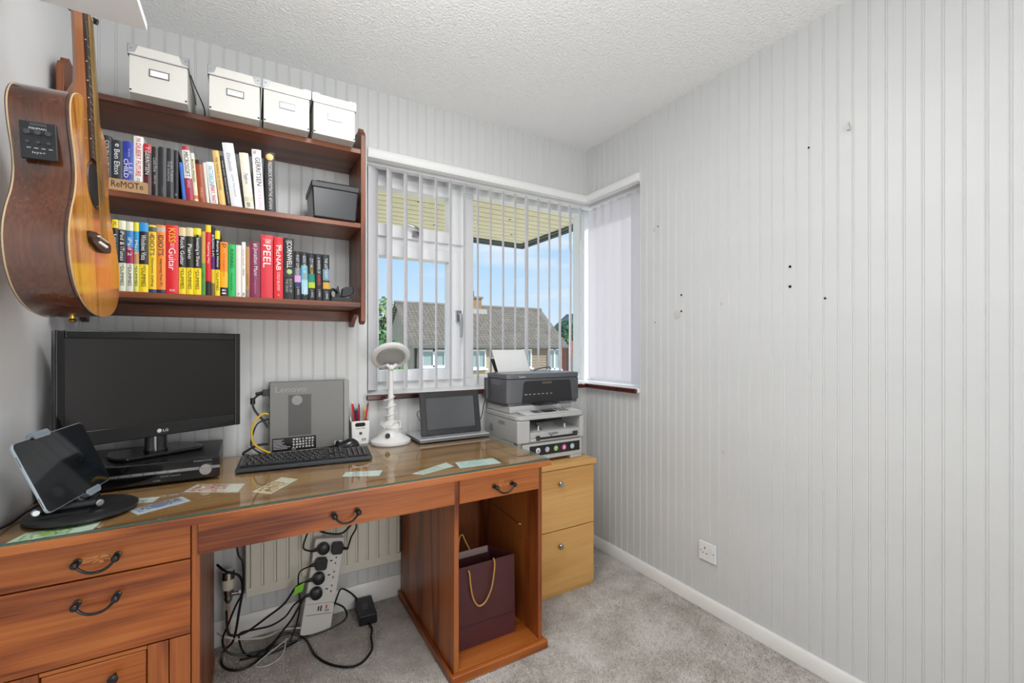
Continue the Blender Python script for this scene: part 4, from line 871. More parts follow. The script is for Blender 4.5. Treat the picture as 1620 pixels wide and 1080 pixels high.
M().hexa([(-w/2+.03, .034, zb+.03), (w/2-.03, .034, zb+.03), (w/2-.07, .062, zb+.06), (-w/2+.07, .062, zb+.06), (-w/2+.03, .034, zb+h-.03), (w/2-.03, .034, zb+h-.03), (w/2-.07, .062, zb+h-.07), (-w/2+.07, .062, zb+h-.07)]).build('rear_shell', BLACK, mo, local=True, bevel=.004)
m = M(); text(m, 'LG', (.012, -.0064, zb+.018), (1, 0, 0), (0, 0, 1), .015, .0085); m.lathe([(.0066, -.0062), (.0064, -.0066)], (-.006, 0, zb+.018), 18, 'y')
lg = m.build('emblem', C('#d8d8d8', .3), bz, local=True)
m = M(); m.tube([(-.006+.0045*math.cos(a), -.0068, zb+.018+.0045*math.sin(a)) for a in [i*math.pi/8 for i in range(4, 16)]], .0005, 4); m.box(-.0064, -.0071, zb+.0165, -.0058, -.0067, zb+.0205); m.build('emblem_ring', C('#6a6a6a'), lg, local=True)
pl = [(-.125, -.020), (-.105, -.042), (.105, -.042), (.128, -.018), (.128, .06), (.10, .12), (-.10, .12), (-.125, .06)]
M().prism(pl, .0003, .012, 'z').build('base_plate', GBLACK, mo, local=True, bevel=.004)
m = M(); m.lathe([(.036, .012), (.033, .02), (.031, .075)], (0, .035, 0), 20, sx=1.0, sy=.7); m.build('post', GBLACK, mo, local=True, smooth=True)

# ---------------------------------------------------------------- tablet on its stand
import numpy as np
X_, Y_, Z_ = Vector((.250, .967, .047)).normalized(), Vector((-.899, .250, -.36)), Vector((-.359, .048, .932))
Y_ = (Y_-X_*Y_.dot(X_)).normalized(); Z_ = X_.cross(Y_).normalized()
MT = Matrix((X_, Y_, Z_)).transposed()
tb = thing('tablet', 'silver edged tablet with a dark glossy screen held on the black stand', 'tablet', (-.407, 1.582, .895), MT.to_euler())
def rrect(w, h, r, n=5):
    out = []
    for cx_, cz_, a0 in ((w/2-r, h/2-r, 0), (-w/2+r, h/2-r, 90), (-w/2+r, -h/2+r, 180), (w/2-r, -h/2+r, 270)):
        for i in range(n+1): a = R(a0+90*i/n); out.append((cx_+r*math.cos(a), cz_+r*math.sin(a)))
    return out
M().prism(rrect(.250, .182, .013), .0008, .0068, 'y').build('body', mat('tablet_alu', '#b9c6cf', .3, metal=.7), tb, local=True, bevel=.001)
M().prism(rrect(.246, .178, .0125), -.0002, .0012, 'y').build('screen', mat('tablet_screen', '#101418', .06, spec=.7), tb, local=True)
m = M()
for zz in (-.062, .045):
    for k in range(8): m.box(-.1253, .0028, zz-.012+.0034*k, -.1248, .0046, zz-.012+.0034*k+.0022)
m.build('speaker_slot', HOLE, tb, local=True)
sd_ = thing('tablet_stand', 'black round based folding tablet stand on the left end of the desk', 'stand', (-.375, 1.581, .7642))
M().lathe([(.108, .0), (.112, .003), (.112, .008), (.106, .012), (.02, .0135)], (-.375, 1.581, .7642), 48).build('base', mat('stand_black', '#1b1c1e', .4), sd_, smooth=True)
ax = Vector((.97, .07, 0)).normalized()
def kn(c, d): return M().tube([c, c+d*.012, c+d*.013], [.0085, .0085, .0065], 18).build('hinge_screw', STEEL, sd_)
m = M(); m.tube([(-.452, 1.545, .792), (-.338, 1.552, .792)], .010, 14); m.box(-.44, 1.52, .776, -.35, 1.60, .784); m.build('hinge_bar', BLACK, sd_, smooth=True)
kn(Vector((-.340, 1.553, .792)), Vector((.55, -.83, 0))); kn(Vector((-.452, 1.535, .792)), Vector((.4, -.9, 0)))
c0 = Vector((-.407, 1.582, .895)); bk = c0+Y_*.010
m = M()
for s_ in (-1, 1):
    a = Vector((-.40+s_*.035, 1.556, .792)); b_ = bk-Z_*.045+X_*s_*.02; m.tube([a, (a+b_)/2+Vector((-.03, .0, .0)), b_], .0065, 8)
m.build('arm', BLACK, sd_, smooth=True)
m = M()
for k in range(5): m.box(-.43+.016*k, 1.56, .784, -.421+.016*k, 1.655, .7925)
m.build('ribbed_cradle', BLACK, sd_, bevel=.002)
m = M(); hp = [bk+X_*a+Z_*b_ for a, b_ in ((-.05, -.05), (.05, -.05), (.05, .05), (-.05, .05))]; hp = [p for p in hp]+[p+Y_*.006 for p in hp]; m.hexa(hp); m.build('back_plate', BLACK, sd_)
CLIP = mat('clip_grey', '#7d878f', .35)
for s_, xo in ((1, -.035), (-1, .035)):
    m = M(); q = [c0+X_*(xo+a)+Z_*(s_*(.0925+b_))+Y_*yy for yy in (-.006, .012) for a, b_ in ((-.030, 0), (.030, 0), (.022, .010), (-.022, .010))]; m.hexa(q)
    q = [c0+X_*(xo+a)+Z_*(s_*(.0925+b_))+Y_*yy for yy in (-.006, -.0015) for a, b_ in ((-.030, 0), (.030, 0), (.024, -.008), (-.024, -.008))]; m.hexa(q)
    k = m.build('clip', CLIP, sd_, bevel=.001)
    m = M(); m.hexa([c0+X_*(xo+a)+Z_*(s_*b_)+Y_*yy for yy in (.0075, .0125) for a, b_ in ((-.010, .03), (.010, .03), (.010, .097), (-.010, .097))]); m.build('clip_arm', BLACK, sd_)

# ---------------------------------------------------------------- computer, keyboard, mouse
px0, px1, py0, py1, pz0, pz1 = .072, .378, 2.050, 2.124, .7675, 1.050
pc = thing('computer', 'grey metal desktop computer standing on edge against the panelled wall', 'computer', ((px0+px1)/2, 2.09, .7642))
cs = M().box(px0, py0, pz0, px1-.022, py1, pz1).build('case', mat('case_grey', '#7b7a77', .5, metal=.2), pc, bevel=.002)
M().box(px1-.0215, py0-.002, pz0-.001, px1, py1+.001, pz1+.001).build('front_bezel', mat('bezel_grey', '#93938f', .45), pc, bevel=.003)
vent = bpy.data.materials.new('perforated_vent'); vent.use_nodes = True; nt = vent.node_tree; b = nt.nodes['Principled BSDF']; L = nt.links.new
tcn = N(nt, 'ShaderNodeTexCoord'); mpn = N(nt, 'ShaderNodeMapping'); mpn.inputs['Rotation'].default_value = (0, R(45), 0); L(tcn.outputs['Object'], mpn.inputs[0])
ck = N(nt, 'ShaderNodeTexVoronoi', Scale=170.0, Randomness=0.0); L(mpn.outputs[0], ck.inputs['Vector'])
r = N(nt, 'ShaderNodeValToRGB'); L(ck.outputs['Distance'], r.inputs[0]); r.color_ramp.elements[0].position = .40; r.color_ramp.elements[0].color = lin('#2a2928'); r.color_ramp.elements[1].position = .48; r.color_ramp.elements[1].color = lin('#7b7a77')
L(r.outputs[0], b.inputs['Base Color']); b.inputs['Roughness'].default_value = .5
vp = M().box(.139, py0-.0012, .828, .226, py0+.001, .998).build('vent_grille', vent, cs)
M().lathe([(.020, -.0014), (.020, -.002)], (.172, py0, .975), 24, 'y').build('vent_emblem', mat('emblem_disc', '#8d8d8b', .45), vp)
m = M(); text(m, 'Lenovo', (.150, py0-.0006, 1.021), (1, 0, 0), (0, 0, 1), .115, .024); m.build('embossed_lettering', mat('emboss', '#959491', .4, metal=.2), cs)
lb = M().box(.080, py0-.0008, .7685, .245, py0+.001, .823).build('certification_label', C('#121214', .35), cs)
m = M(); rn = random.Random(2)
for r_ in range(4):
    for k in range(7): xx = .156+.012*k; m.box(xx, py0-.0011, .810-.011*r_, xx+rn.uniform(.004, .009), py0-.0009, .8165-.011*r_)
for r_ in range(7): m.box(.084, py0-.0011, .814-.006*r_, .084+rn.uniform(.03, .062), py0-.0009, .8158-.006*r_)
text(m, 'CE', (.160, py0-.0012, .775), (1, 0, 0), (0, 0, 1), .014, .008); m.build('label_print', C('#d0d0d0'), lb)
M().box(.318, py0-.0006, .776, .330, py0+.001, .79).box(.334, py0-.0006, .776, .35, py0+.001, .79).build('small_stickers', C('#c9cdd6'), cs)
m = M()
for z in (.80, .86, .905, .935, .99): m.box(px0-.004, py0+.012, z, px0+.001, py0+.05, z+.022)
m.build('rear_ports', mat('port_metal', '#5f6b66', .4, metal=.5), cs)
for xx in (.10, .33): M().box(xx, py0+.005, .7642, xx+.03, py1-.005, .7675).build('foot', RUBBER, pc)
kbr = math.atan2(-.040, .451)
kb = thing('keyboard', 'black full size keyboard in front of the grey computer', 'keyboard', (.1905, 1.842, .7642), (0, 0, math.atan2(-.046, .45)))
KW, KD = .452, .145
KD = .150
bkm = M().hexa([(-KW/2, -KD/2, .0), (KW/2, -KD/2, .0), (KW/2, KD/2, .0), (-KW/2, KD/2, .0), (-KW/2, -KD/2+.004, .013), (KW/2, -KD/2+.004, .013), (KW/2, KD/2, .024), (-KW/2, KD/2, .024)])
bkm.build('base', mat('keyboard_black', '#1e1f22', .4), kb, local=True, bevel=.003)
km = M(); lm = M(); rows = [(.058, 1.0), (.034, 1), (.015, 1), (-.004, 1), (-.023, 1), (-.042, 1)]
def key(x, y, w, d=.0155):
    z = .0185+(y+KD/2)/KD*.0105-.004; km.hexa([(x, y, z), (x+w, y, z), (x+w, y+d, z+.001), (x, y+d, z+.001), (x+.0012, y+.0012, z+.006), (x+w-.0012, y+.0012, z+.006), (x+w-.0012, y+d-.0008, z+.007), (x+.0012, y+d-.0008, z+.007)])
    lm.box(x+.003, y+d-.006, z+.0064, x+.006, y+d-.003, z+.0071)
for ri, (y, _) in enumerate(rows):
    x = -KW/2+.010
    if ri == 5: ws_ = [.022, .018, .022, .108, .022, .018, .018, .022]
    elif ri == 0: ws_ = [.0165]+[.0165]*12
    elif ri == 1: ws_ = [.0165]*13+[.034]
    elif ri == 2: ws_ = [.025]+[.0165]*12+[.0255]
    elif ri == 3: ws_ = [.030]+[.0165]*12+[.0205]
    else: ws_ = [.040]+[.0165]*11+[.029]
    for k in ws_: key(x, y-.008, k); x += k+.0024
    for c_ in range(3):
        if ri in (3,) or (ri == 4 and c_ != 1): continue
        key(.075+c_*.0185, y-.008, .0165)
    if ri > 0:
        for c_ in range(4): key(.141+c_*.0185, y-.008, .0165)
o = km.build('keys', mat('key_black', '#1b1c1e', .35), kb, local=True); o['kind'] = 'stuff'
q = lm.build('key_legends', C('#c8c8c8'), o, local=True); q['kind'] = 'stuff'
ms = thing('mouse', 'black computer mouse behind the right end of the keyboard', 'mouse', (.352, 1.995, .7642), (0, 0, R(75)))
m = M(); prof = []
vs = []; nn = 16; rings = [(1.0, 0), (1.03, .006), (1.0, .014), (.86, .024), (.6, .032), (.25, .036)]
for k, z in rings:
    for j in range(nn):
        a = 2*math.pi*j/nn; vs.append((.031*k*math.cos(a), .056*k*math.sin(a)-.004*z/.036, z*(1-.22*math.sin(a))))
fs = [(i*nn+j, i*nn+(j+1) % nn, i*nn+nn+(j+1) % nn, i*nn+nn+j) for i in range(len(rings)-1) for j in range(nn)]+[tuple(range(nn-1, -1, -1)), tuple(range(len(vs)-nn, len(vs)))]
m.add(vs, fs); m.build('body', mat('mouse_black', '#19191b', .22), ms, local=True, smooth=True)
M().lathe([(.0085, -.003), (.0085, .003)], (0, .030, .026), 14, 'x').build('scroll_wheel', RUBBER, ms, local=True)
# pen caddy and pens
pcx, pcy = .427, 2.084
cd = thing('pen_caddy', 'white square plastic pen caddy with an oval handle hole beside the computer', 'pen holder', (pcx, pcy, .7642))
m = M(); a = .040; h_ = .103; t = .0022
def tap(z): return a*(.90+.10*z/h_)
for (sx, sy) in ((0, -1), (0, 1), (1, 0), (-1, 0)):
    z0_, z1_ = 0, h_; k0, k1 = tap(0), tap(h_)
    if sx == 0: q = [(-k0, sy*k0, 0), (k0, sy*k0, 0), (k0, sy*(k0-t), 0), (-k0, sy*(k0-t), 0), (-k1, sy*k1, h_), (k1, sy*k1, h_), (k1, sy*(k1-t), h_), (-k1, sy*(k1-t), h_)]
    else: q = [(sx*k0, -k0, 0), (sx*k0, k0, 0), (sx*(k0-t), k0, 0), (sx*(k0-t), -k0, 0), (sx*k1, -k1, h_), (sx*k1, k1, h_), (sx*(k1-t), k1, h_), (sx*(k1-t), -k1, h_)]
    m.hexa([(pcx+p[0], pcy+p[1], .7642+p[2]) for p in q])
m.box(pcx-.036, pcy-.036, .7642, pcx+.036, pcy+.036, .767)
m.build('body', WHITEP, cd)
M().prism([(pcx+p[0]-.002, .851+p[1]) for p in rrect(.044, .017, .008)], pcy-.0402, pcy-.0392, 'y').build('handle_hole', mat('hole_shadow', '#1d1b1c', .8), cd)
M().box(pcx-.006, pcy-.0390, .806, pcx+.006, pcy-.0378, .818).build('caddy_logo', C('#4a4b4a'), cd)
M().box(pcx-.030, pcy-.0376, .776, pcx+.026, pcy-.0366, .792).build('caddy_sticker', C('#efefef'), cd)
m = M(); text(m, 'smart store', (pcx+.0, pcy-.0394, .834), (1, 0, 0), (0, 0, 1), .042, .005)
for k in range(6): m.box(pcx+.004+.0035*k, pcy-.0379, .778, pcx+.006+.0035*k, pcy-.0377, .790)
m.build('caddy_print', C('#55565a'), cd)
pens = [(-.022, -.02, -.030, .0, .190, '#c42a36', '#e8e0d8', 'red pen with a white tip leaning left in the caddy'), (.006, .0, .002, .01, .172, '#b8262e', '#2a2a2a', 'upright dark red pencil in the middle of the caddy'),
        (.026, -.005, .042, .005, .176, '#c22a30', '#3a2020', 'red pencil leaning right in the caddy'), (-.006, -.018, -.012, -.015, .155, '#2a3560', '#20284a', 'navy pen in the caddy behind the handle hole'),
        (.014, -.018, .022, -.012, .158, '#b08a3a', '#d8b060', 'yellow brown pencil at the caddy front'), (.020, .012, .030, .02, .150, '#1d2348', '#14182e', 'dark blue pen at the right of the caddy'),
        (-.028, .005, -.050, .012, .150, '#1e1e20', '#101010', 'black marker leaning out at the left of the caddy'), (-.018, .016, -.020, .022, .165, '#232428', '#141416', 'black pen at the back left of the caddy'),
        (-.014, .002, -.016, -.004, .150, '#8a2438', '#5a1824', 'maroon pen at the middle left of the caddy'), (-.026, -.022, -.046, -.020, .135, '#d8d8d6', '#b0b0ae', 'white pen leaning at the front left of the caddy')]
for x0_, y0_, x1_, y1_, ln, c1_, c2_, lab in pens:
    a_ = Vector((pcx+x0_*.6, pcy+y0_*.6, .7685)); d = (Vector((pcx+x1_, pcy+y1_, .7685+ln))-a_); e_ = d.normalized()
    o = thing('pen', lab, 'pen', a_, group='pens in the white caddy')
    M().tube([a_, a_+e_*(ln-.016)], .0042, 8).build('barrel', C(c1_, .35), o)
    M().tube([a_+e_*(ln-.016), a_+e_*ln], [.0040, .0010], 8).build('tip', C(c2_, .5), o)

# ---------------------------------------------------------------- lamp
WG = mat('lamp_white', '#dddcd9', .25)
lp = thing('desk_lamp', 'white round headed magnifier lamp on a bell shaped base by the window', 'lamp', (.552, 2.012, .7642))
M().lathe([(.086, 0), (.088, .006), (.087, .013), (.078, .020), (.060, .030), (.048, .045), (.042, .070), (.036, .088), (.020, .098), (.016, .104)], (.552, 2.012, .7642), 40).build('base', WG, lp, smooth=True)
M().lathe([(.0165, .100), (.020, .112), (.016, .135), (.019, .160), (.0135, .185), (.0115, .24), (.0105, .32), (.013, .337)], (.552, 2.012, .7642), 20).build('stem', WG, lp, smooth=True)
M().lathe([(.0115, -.0), (.010, -.004)], (.523, 1.9585, .806), 18, 'y').build('switch', C('#1c1c1e', .3), lp)
hn = Vector((-.06, -.68, -.72)).normalized(); hc = Vector((.549, 2.005, 1.153))
hu = (Vector((1, 0, .18))-hn*Vector((1, 0, .18)).dot(hn)).normalized(); hv = hn.cross(hu)
def disc(m, prof, n=40):
    vs = []
    for r_, d in prof:
        for j in range(n): a = 2*math.pi*j/n; vs.append(hc+hu*(r_*math.cos(a))+hv*(r_*math.sin(a))+hn*d)
    k = len(prof); return m.add(vs, [(i*n+j, i*n+(j+1) % n, (i+1)*n+(j+1) % n, (i+1)*n+j) for i in range(k-1) for j in range(n)]+[tuple(range(n-1, -1, -1)), tuple(range((k-1)*n, k*n))])
hd_ = disc(M(), [(.060, -.016), (.080, -.012), (.086, -.003), (.086, .004), (.080, .009), (.066, .010), (.064, .006)]).build('head', WG, lp, smooth=True)
disc(M(), [(.062, .0062), (.060, .011), (.056, .0115), (.054, .0085), (.01, .0085)]).build('lens_cover', mat('lens_grey', '#a09f9c', .3), hd_, smooth=True)
m = M(); st_ = Vector((.552, 2.012, 1.098))
for s_ in (-1, 1): m.tube([st_, st_+Vector((s_*.018, -.012, .016)), hc+hu*(s_*.050)-hv*(-.066)*(-1 if False else 1)*(1 if hv.z < 0 else -1)+hn*.004], [.010, .008, .005], 8)
m.ball(st_+Vector((0, -.004, .004)), .015, 12); m.build('fork', WG, lp, smooth=True)
pts = [(.547+.022*math.cos(a)*(1+.25*math.sin(a*1.7)), 2.015+.022*math.sin(a), .865+.0058*a) for a in [i*.5 for i in range(38)]]
pts = [(.60, 1.99, .83), (.565, 1.955, .835), (.51, 1.985, .842), (.52, 2.04, .855)]+pts
M().tube(spline(pts, 2), .0026, 6).build('wrapped_cable', WG, lp, smooth=True)
M().tube(spline([(.500, 2.015, .80), (.53, 1.965, .852), (.585, 1.985, .862), (.583, 1.975, .83), (.59, 1.975, .80)], 6), .0026, 6).build('loose_cable', WG, lp, smooth=True)

# ---------------------------------------------------------------- laptop and photo frame
lt = thing('laptop', 'closed silver laptop lying under the black photo frame', 'laptop', (.835, 2.01, .7642))
M().box(.652, 1.908, .766, 1.000, 2.112, .775).build('base', mat('laptop_dark', '#7f8184', .35, metal=.6), lt, bevel=.002)
M().box(.652, 1.907, .7758, 1.000, 2.112, .784).build('lid', mat('laptop_silver', '#c9cbcc', .3, metal=.55), lt, bevel=.003)
M().box(.68, 1.93, .7642, .71, 2.09, .766).box(.95, 1.93, .7642, .98, 2.09, .766).build('foot', RUBBER, lt)
pf = thing('photo_frame', 'black bordered digital photo frame leaning on the closed laptop', 'picture frame', (.831, 1.965, .7845), (R(-11), 0, R(-1)))
fw, fh = .298, .198
m = M(); frame_ring(m, -fw/2, fw/2, .001, fh, .027, .027, .023, -.006, .012); m.build('border', mat('frame_black', '#27272a', .3), pf, local=True, bevel=.0015)
M().box(-fw/2+.026, -.002, .027, fw/2-.026, .011, fh-.022).build('screen', mat('frame_screen', '#5a5d5f', .06, spec=1.0, metal=.4), pf, local=True)
M().box(-fw/2+.02, .012, .015, fw/2-.02, .022, fh-.02).build('back_cover', BLACK, pf, local=True)
M().hexa([(-.02, .02, .10), (.02, .02, .10), (.02, .026, .10), (-.02, .026, .10), (-.02, .02, .14), (.02, .02, .14), (.02, .026, .14), (-.02, .026, .14)]).build('back_stay', BLACK, pf, local=True)

# ---------------------------------------------------------------- laser printer on the cabinet
LB = mat('printer_grey', '#b3b3b1', .45); LD = mat('printer_darker_grey', '#8f908f', .5)  # second, darker grey for slots, paper stop and moulded lines
x0, x1, y0, y1, zb = 1.080, 1.480, 1.780, 2.108, .6345
lz = thing('laser_printer', 'light grey laser printer standing on the oak cabinet', 'printer', (1.28, 1.945, zb))
m = M(); m.box(x0+.01, y0+.03, .648, x1-.01, y1, .732)             # body behind
m.box(x0+.012, y0+.02, .66, x1-.012, y1, .757); m.box(x0+.012, y0+.16, .757, x1-.012, y1, .846)
m.build('body', LB, lz, bevel=.006)
f = M()      # front shell with the paper opening
for a in ((x0, x0+.072), (x1-.028, x1)): f.box(a[0], y0+.0, .736, a[1], y0+.162, .846)
f.box(x0+.072, y0+.0, .738, x1-.028, y0+.03, .756)
f.build('front_shell', LB, lz, bevel=.008, seg=3)
M().hexa([(x0+.002, y0+.05, .728), (x0+.002, y1, .728), (x0+.012, y1, .728), (x0+.012, y0+.05, .728), (x0, y0+.05, .846), (x0, y1, .846), (x0+.012, y1, .846), (x0+.012, y0+.05, .846)]).build('side_panel', LB, lz)
M().box(x0-.001, 1.90, .812, x0+.001, 1.965, .830).build('side_slot', LD, lz)
M().box(x0-.001, 2.02, .765, x0+.001, 2.06, .80).build('side_vent', LD, lz)
M().box(x0+.07, y0+.152, .757, x1-.026, y0+.160, .846).build('opening_back', mat('tray_dark', '#3a3a3b', .6), lz)
tr = M().hexa([(x0+.074, y0+.004, .757), (x1-.030, y0+.004, .757), (x1-.030, y0+.150, .757), (x0+.074, y0+.150, .757), (x0+.074, y0+.004, .783), (x1-.030, y0+.004, .783), (x1-.030, y0+.150, .806), (x0+.074, y0+.150, .806)]).build('output_tray', LB, lz, bevel=.002)
M().hexa([(1.235, y0+.020, .7855), (1.335, y0+.020, .7855), (1.335, y0+.08, .812), (1.235, y0+.08, .812), (1.235, y0+.020, .7885), (1.335, y0+.020, .7885), (1.335, y0+.08, .815), (1.235, y0+.08, .815)]).build('paper_stop', LD, tr)
M().box(1.215, y0+.03, .786, 1.222, y0+.034, .808).box(1.375, y0+.03, .786, 1.382, y0+.034, .808).build('paper_guide', WHITEP, tr)
ms_ = M().box(x0+.105, y0-.0012, .748, x1-.045, y0+.001, .757).build('manual_slot', mat('slot_black', '#151515', .6), lz)
M().box(x0+.105, y0-.0022, .744, x0+.125, y0-.0008, .768).box(x1-.075, y0-.0022, .752, x1-.045, y0-.0008, .772).box(1.272, y0-.002, .752, 1.275, y0-.0005, .768).build('slot_guide', C('#2c2c2e'), ms_)
m = M(); text(m, 'brother', (1.290, y0+.0026, .773), (1, 0, 0), (0, 0, 1), .058, .015); m.build('lettering', C('#26262a'), lz)
# paper drawer and icon strip
dr = M(); dr.box(x0+.03, y0+.004, .650, x1-.012, y0+.04, .732); dr.box(x0+.03, y0+.004, .6345, x0+.07, y0+.04, .650); dr.box(x1-.085, y0+.004, .6345, x1-.012, y0+.04, .650)
dr = dr.build('paper_drawer', LB, lz, bevel=.004)
st = M().box(1.150, y0+.0025, .672, 1.452, y0+.006, .720).build('icon_strip', C('#17171b', .25), dr)
for k, (cc, cx_) in enumerate((('#d9d9e0', 1.198), ('#a8a8aa', 1.252), ('#7fae5a', 1.304), ('#e0509a', 1.354), ('#9fb0b4', 1.405))):
    q = M(); q.lathe([(.0135, 0), (.0125, -.0008)], (cx_, y0+.0025, .696), 18, 'y'); q = q.build('icon', C(cc, .4), st)
    w_ = M()
    if k == 0: w_.box(cx_-.006, y0+.001, .688, cx_+.006, y0+.0016, .70)
    elif k == 1: w_.tube([(cx_-.006, y0+.0012, .696), (cx_-.001, y0+.0012, .691), (cx_+.007, y0+.0012, .702)], .0012, 5)
    elif k == 2: w_.tube([(cx_+.006*math.cos(a), y0+.0012, .696+.006*math.sin(a)) for a in [i*.5 for i in range(11)]], .0012, 5)
    elif k == 3: w_.lathe([(.003, 0), (.003, -.0005)], (cx_, y0+.0015, .701), 8, 'y'); w_.box(cx_-.003, y0+.001, .688, cx_+.003, y0+.0016, .698)
    else: w_.tube([(cx_+.006*math.cos(a), y0+.0012, .696+.006*math.sin(a)) for a in [i*.66 for i in range(11)]], .0008, 5); w_.box(cx_-.006, y0+.001, .6955, cx_+.006, y0+.0016, .6968)
    w_.build('icon_glyph', C('#f0f0f2' if k else '#8a8a96', .4), q)
# scanner top and control panel
sc_ = M(); sc_.prism(rrect(.404, .335, .03), .847, .868, 'z'); sc_.v = [(v[0]+1.28, v[1]+1.9445, v[2]) for v in sc_.v]
sc_ = sc_.build('scanner_unit', LB, lz, bevel=.004)
cpn = M().hexa([(x0+.05, y0+.006, .869), (x1-.02, y0+.006, .869), (x1-.02, y0+.085, .869), (x0+.05, y0+.085, .869), (x0+.05, y0+.010, .872), (x1-.02, y0+.010, .872), (x1-.02, y0+.085, .880), (x0+.05, y0+.085, .880)]).build('control_panel', mat('panel_pale', '#c2c2c0', .4), lz, bevel=.002)
M().hexa([(1.245, y0+.022, .8752), (1.325, y0+.022, .8752), (1.325, y0+.062, .8792), (1.245, y0+.062, .8792), (1.245, y0+.022, .8762), (1.325, y0+.022, .8762), (1.325, y0+.062, .8802), (1.245, y0+.062, .8802)]).build('display', GBLACK, cpn)
m = M()
for k in range(4): m.box(1.19, y0+.022+.013*k, .8755+.0011*k, 1.235, y0+.028+.013*k, .8772+.0011*k)
for k in range(3):
    for j in range(4): m.lathe([(.005, 0), (.0045, .0025)], (1.345+.022*k, y0+.020+.015*j, .8755+.0012*j), 10)
m.build('buttons', C('#55575a'), cpn)
M().lathe([(.006, 0), (.005, .002)], (1.115, y0+.045, .8735), 12).build('knob_dot', C('#1a1a1c'), cpn)
lid = M().box(x0+.01, y0+.09, .8685, x1-.01, y1+.002, .903).build('scanner_lid', mat('lid_grey', '#b3b3b1', .45), lz, bevel=.006)

# ---------------------------------------------------------------- inkjet printer on top
IG = mat('inkjet_grey', '#55565a', .42); ID = mat('inkjet_dark', '#232326', .28)
x0, x1, y0, y1, zb = 1.074, 1.540, 1.880, 2.092, .904
ij = thing('inkjet_printer', 'dark grey inkjet printer stacked on the light grey laser printer', 'printer', (1.305, 1.99, zb))
poly = [(x0+.012, y1), (x0, y1-.02), (x0, y0+.035), (x0+.010, y0+.010), (x0+.035, y0), (x1-.035, y0), (x1-.010, y0+.010), (x1, y0+.035), (x1, y1-.02), (x1-.012, y1)]
M().prism([(p[0]+(.01 if p[0] < 1.3 else -.01), max(p[1], y0+.004)) for p in poly], zb, zb+.025, 'z').build('base', IG, ij)
M().prism(poly, zb+.012, zb+.130, 'z').build('body', IG, ij, bevel=.003)
ld = M().prism(poly, zb+.1315, zb+.156, 'z').build('scanner_lid', mat('inkjet_lid', '#5c5d61', .35), ij, bevel=.004)
M().prism([(p[0]*.9+.1305, p[1]*.9+.199) for p in poly], zb+.1562, zb+.1572, 'z').build('lid_inset', mat('inkjet_lid_top', '#7c7d80', .3), ld)
M().prism([(1.166, .912), (1.176, 1.012), (1.186, 1.024), (1.458, 1.024), (1.468, 1.012), (1.478, .912)], y0-.004, y0+.002, 'y').build('output_door', ID, ij, bevel=.002)
M().box(1.285, y0-.0048, 1.008, 1.345, y0-.003, 1.018).build('door_recess', mat('door_gold', '#5a5648', .4), ij)
m = M()
for k in range(7): m.box(1.180+.026*k, y0-.0046, .956-.0*k, 1.180+.026*k+(.016 if k == 0 else .011), y0-.0039, .9585)
m.build('door_print', C('#d2d2d2'), ij)
m = M(); text(m, 'Canon', (1.168, y0-.0008, 1.047), (1, 0, 0), (0, 0, 1), .038, .010); m.build('lettering', C('#dcdcdc'), ij)
M().box(x0-.001, y0+.05, 1.005, x0+.001, y0+.15, 1.035).build('side_flap', mat('flap_grey', '#606166', .4), ij, bevel=.0005)
M().box(x0-.012, y1-.03, zb+.02, x0+.03, y1+.0, 1.035).build('rear_tray_hinge', IG, ij, bevel=.004)
m = M(); m.hexa([(1.235, y0-.055, .906), (1.345, y0-.055, .906), (1.355, y0+.0, .906), (1.225, y0+.0, .906), (1.235, y0-.055, .910), (1.345, y0-.055, .910), (1.355, y0+.0, .916), (1.225, y0+.0, .916)]); m.build('output_tray', ID, ij, bevel=.001)
m = M(); m.hexa([(1.275, y0-.062, .9102), (1.325, y0-.062, .9102), (1.325, y0-.02, .9102), (1.275, y0-.02, .9102), (1.275, y0-.062, .9122), (1.325, y0-.062, .9122), (1.325, y0-.02, .9142), (1.275, y0-.02, .9142)]); m.build('tray_catch', C('#3c3d40'), ij)
cp_ = M(); cp_.prism(rrect(.105, .036, .014), .9085, .9135, 'z'); cp_.v = [(v[0]+1.43, v[1]+y0-.022, v[2]) for v in cp_.v]; cp_.build('card_panel', mat('card_panel_grey', '#68696d', .25), ij, bevel=.001)
# rear paper support with a sheet
def slab(x0_, x1_, ya, za, yb_, zb_, t): 
    n_ = Vector((0, -(zb_-za), (yb_-ya))).normalized()*t
    return M().hexa([(x0_[0], ya, za), (x1_[0], ya, za), (x1_[0], ya+n_.y*-1, za-n_.z), (x0_[0], ya-n_.y, za-n_.z), (x0_[1], yb_, zb_), (x1_[1], yb_, zb_), (x1_[1], yb_-n_.y, zb_-n_.z), (x0_[1], yb_-n_.y, zb_-n_.z)])
slab((1.145, 1.135), (1.372, 1.362), 2.100, 1.040, 2.150, 1.13, .006).build('paper_support', BLACK, ij)
sh = slab((1.155, 1.146), (1.362, 1.353), 2.096, 1.045, 2.160, 1.178, .0012).build('sheet_stack', mat('paper_white', '#e3e4e2', .7), shift=(1.26, 2.08, 1.05))
tag(sh, 'white blank sheet standing in the rear feed of the dark inkjet', 'paper')
M().tube(spline([(1.38, 2.10, 1.062), (1.44, 2.12, 1.072), (1.49, 2.11, 1.078), (1.50, 2.10, 1.066)], 5), .004, 8).build('rear_clip', C('#6a6a68'), ij, smooth=True)

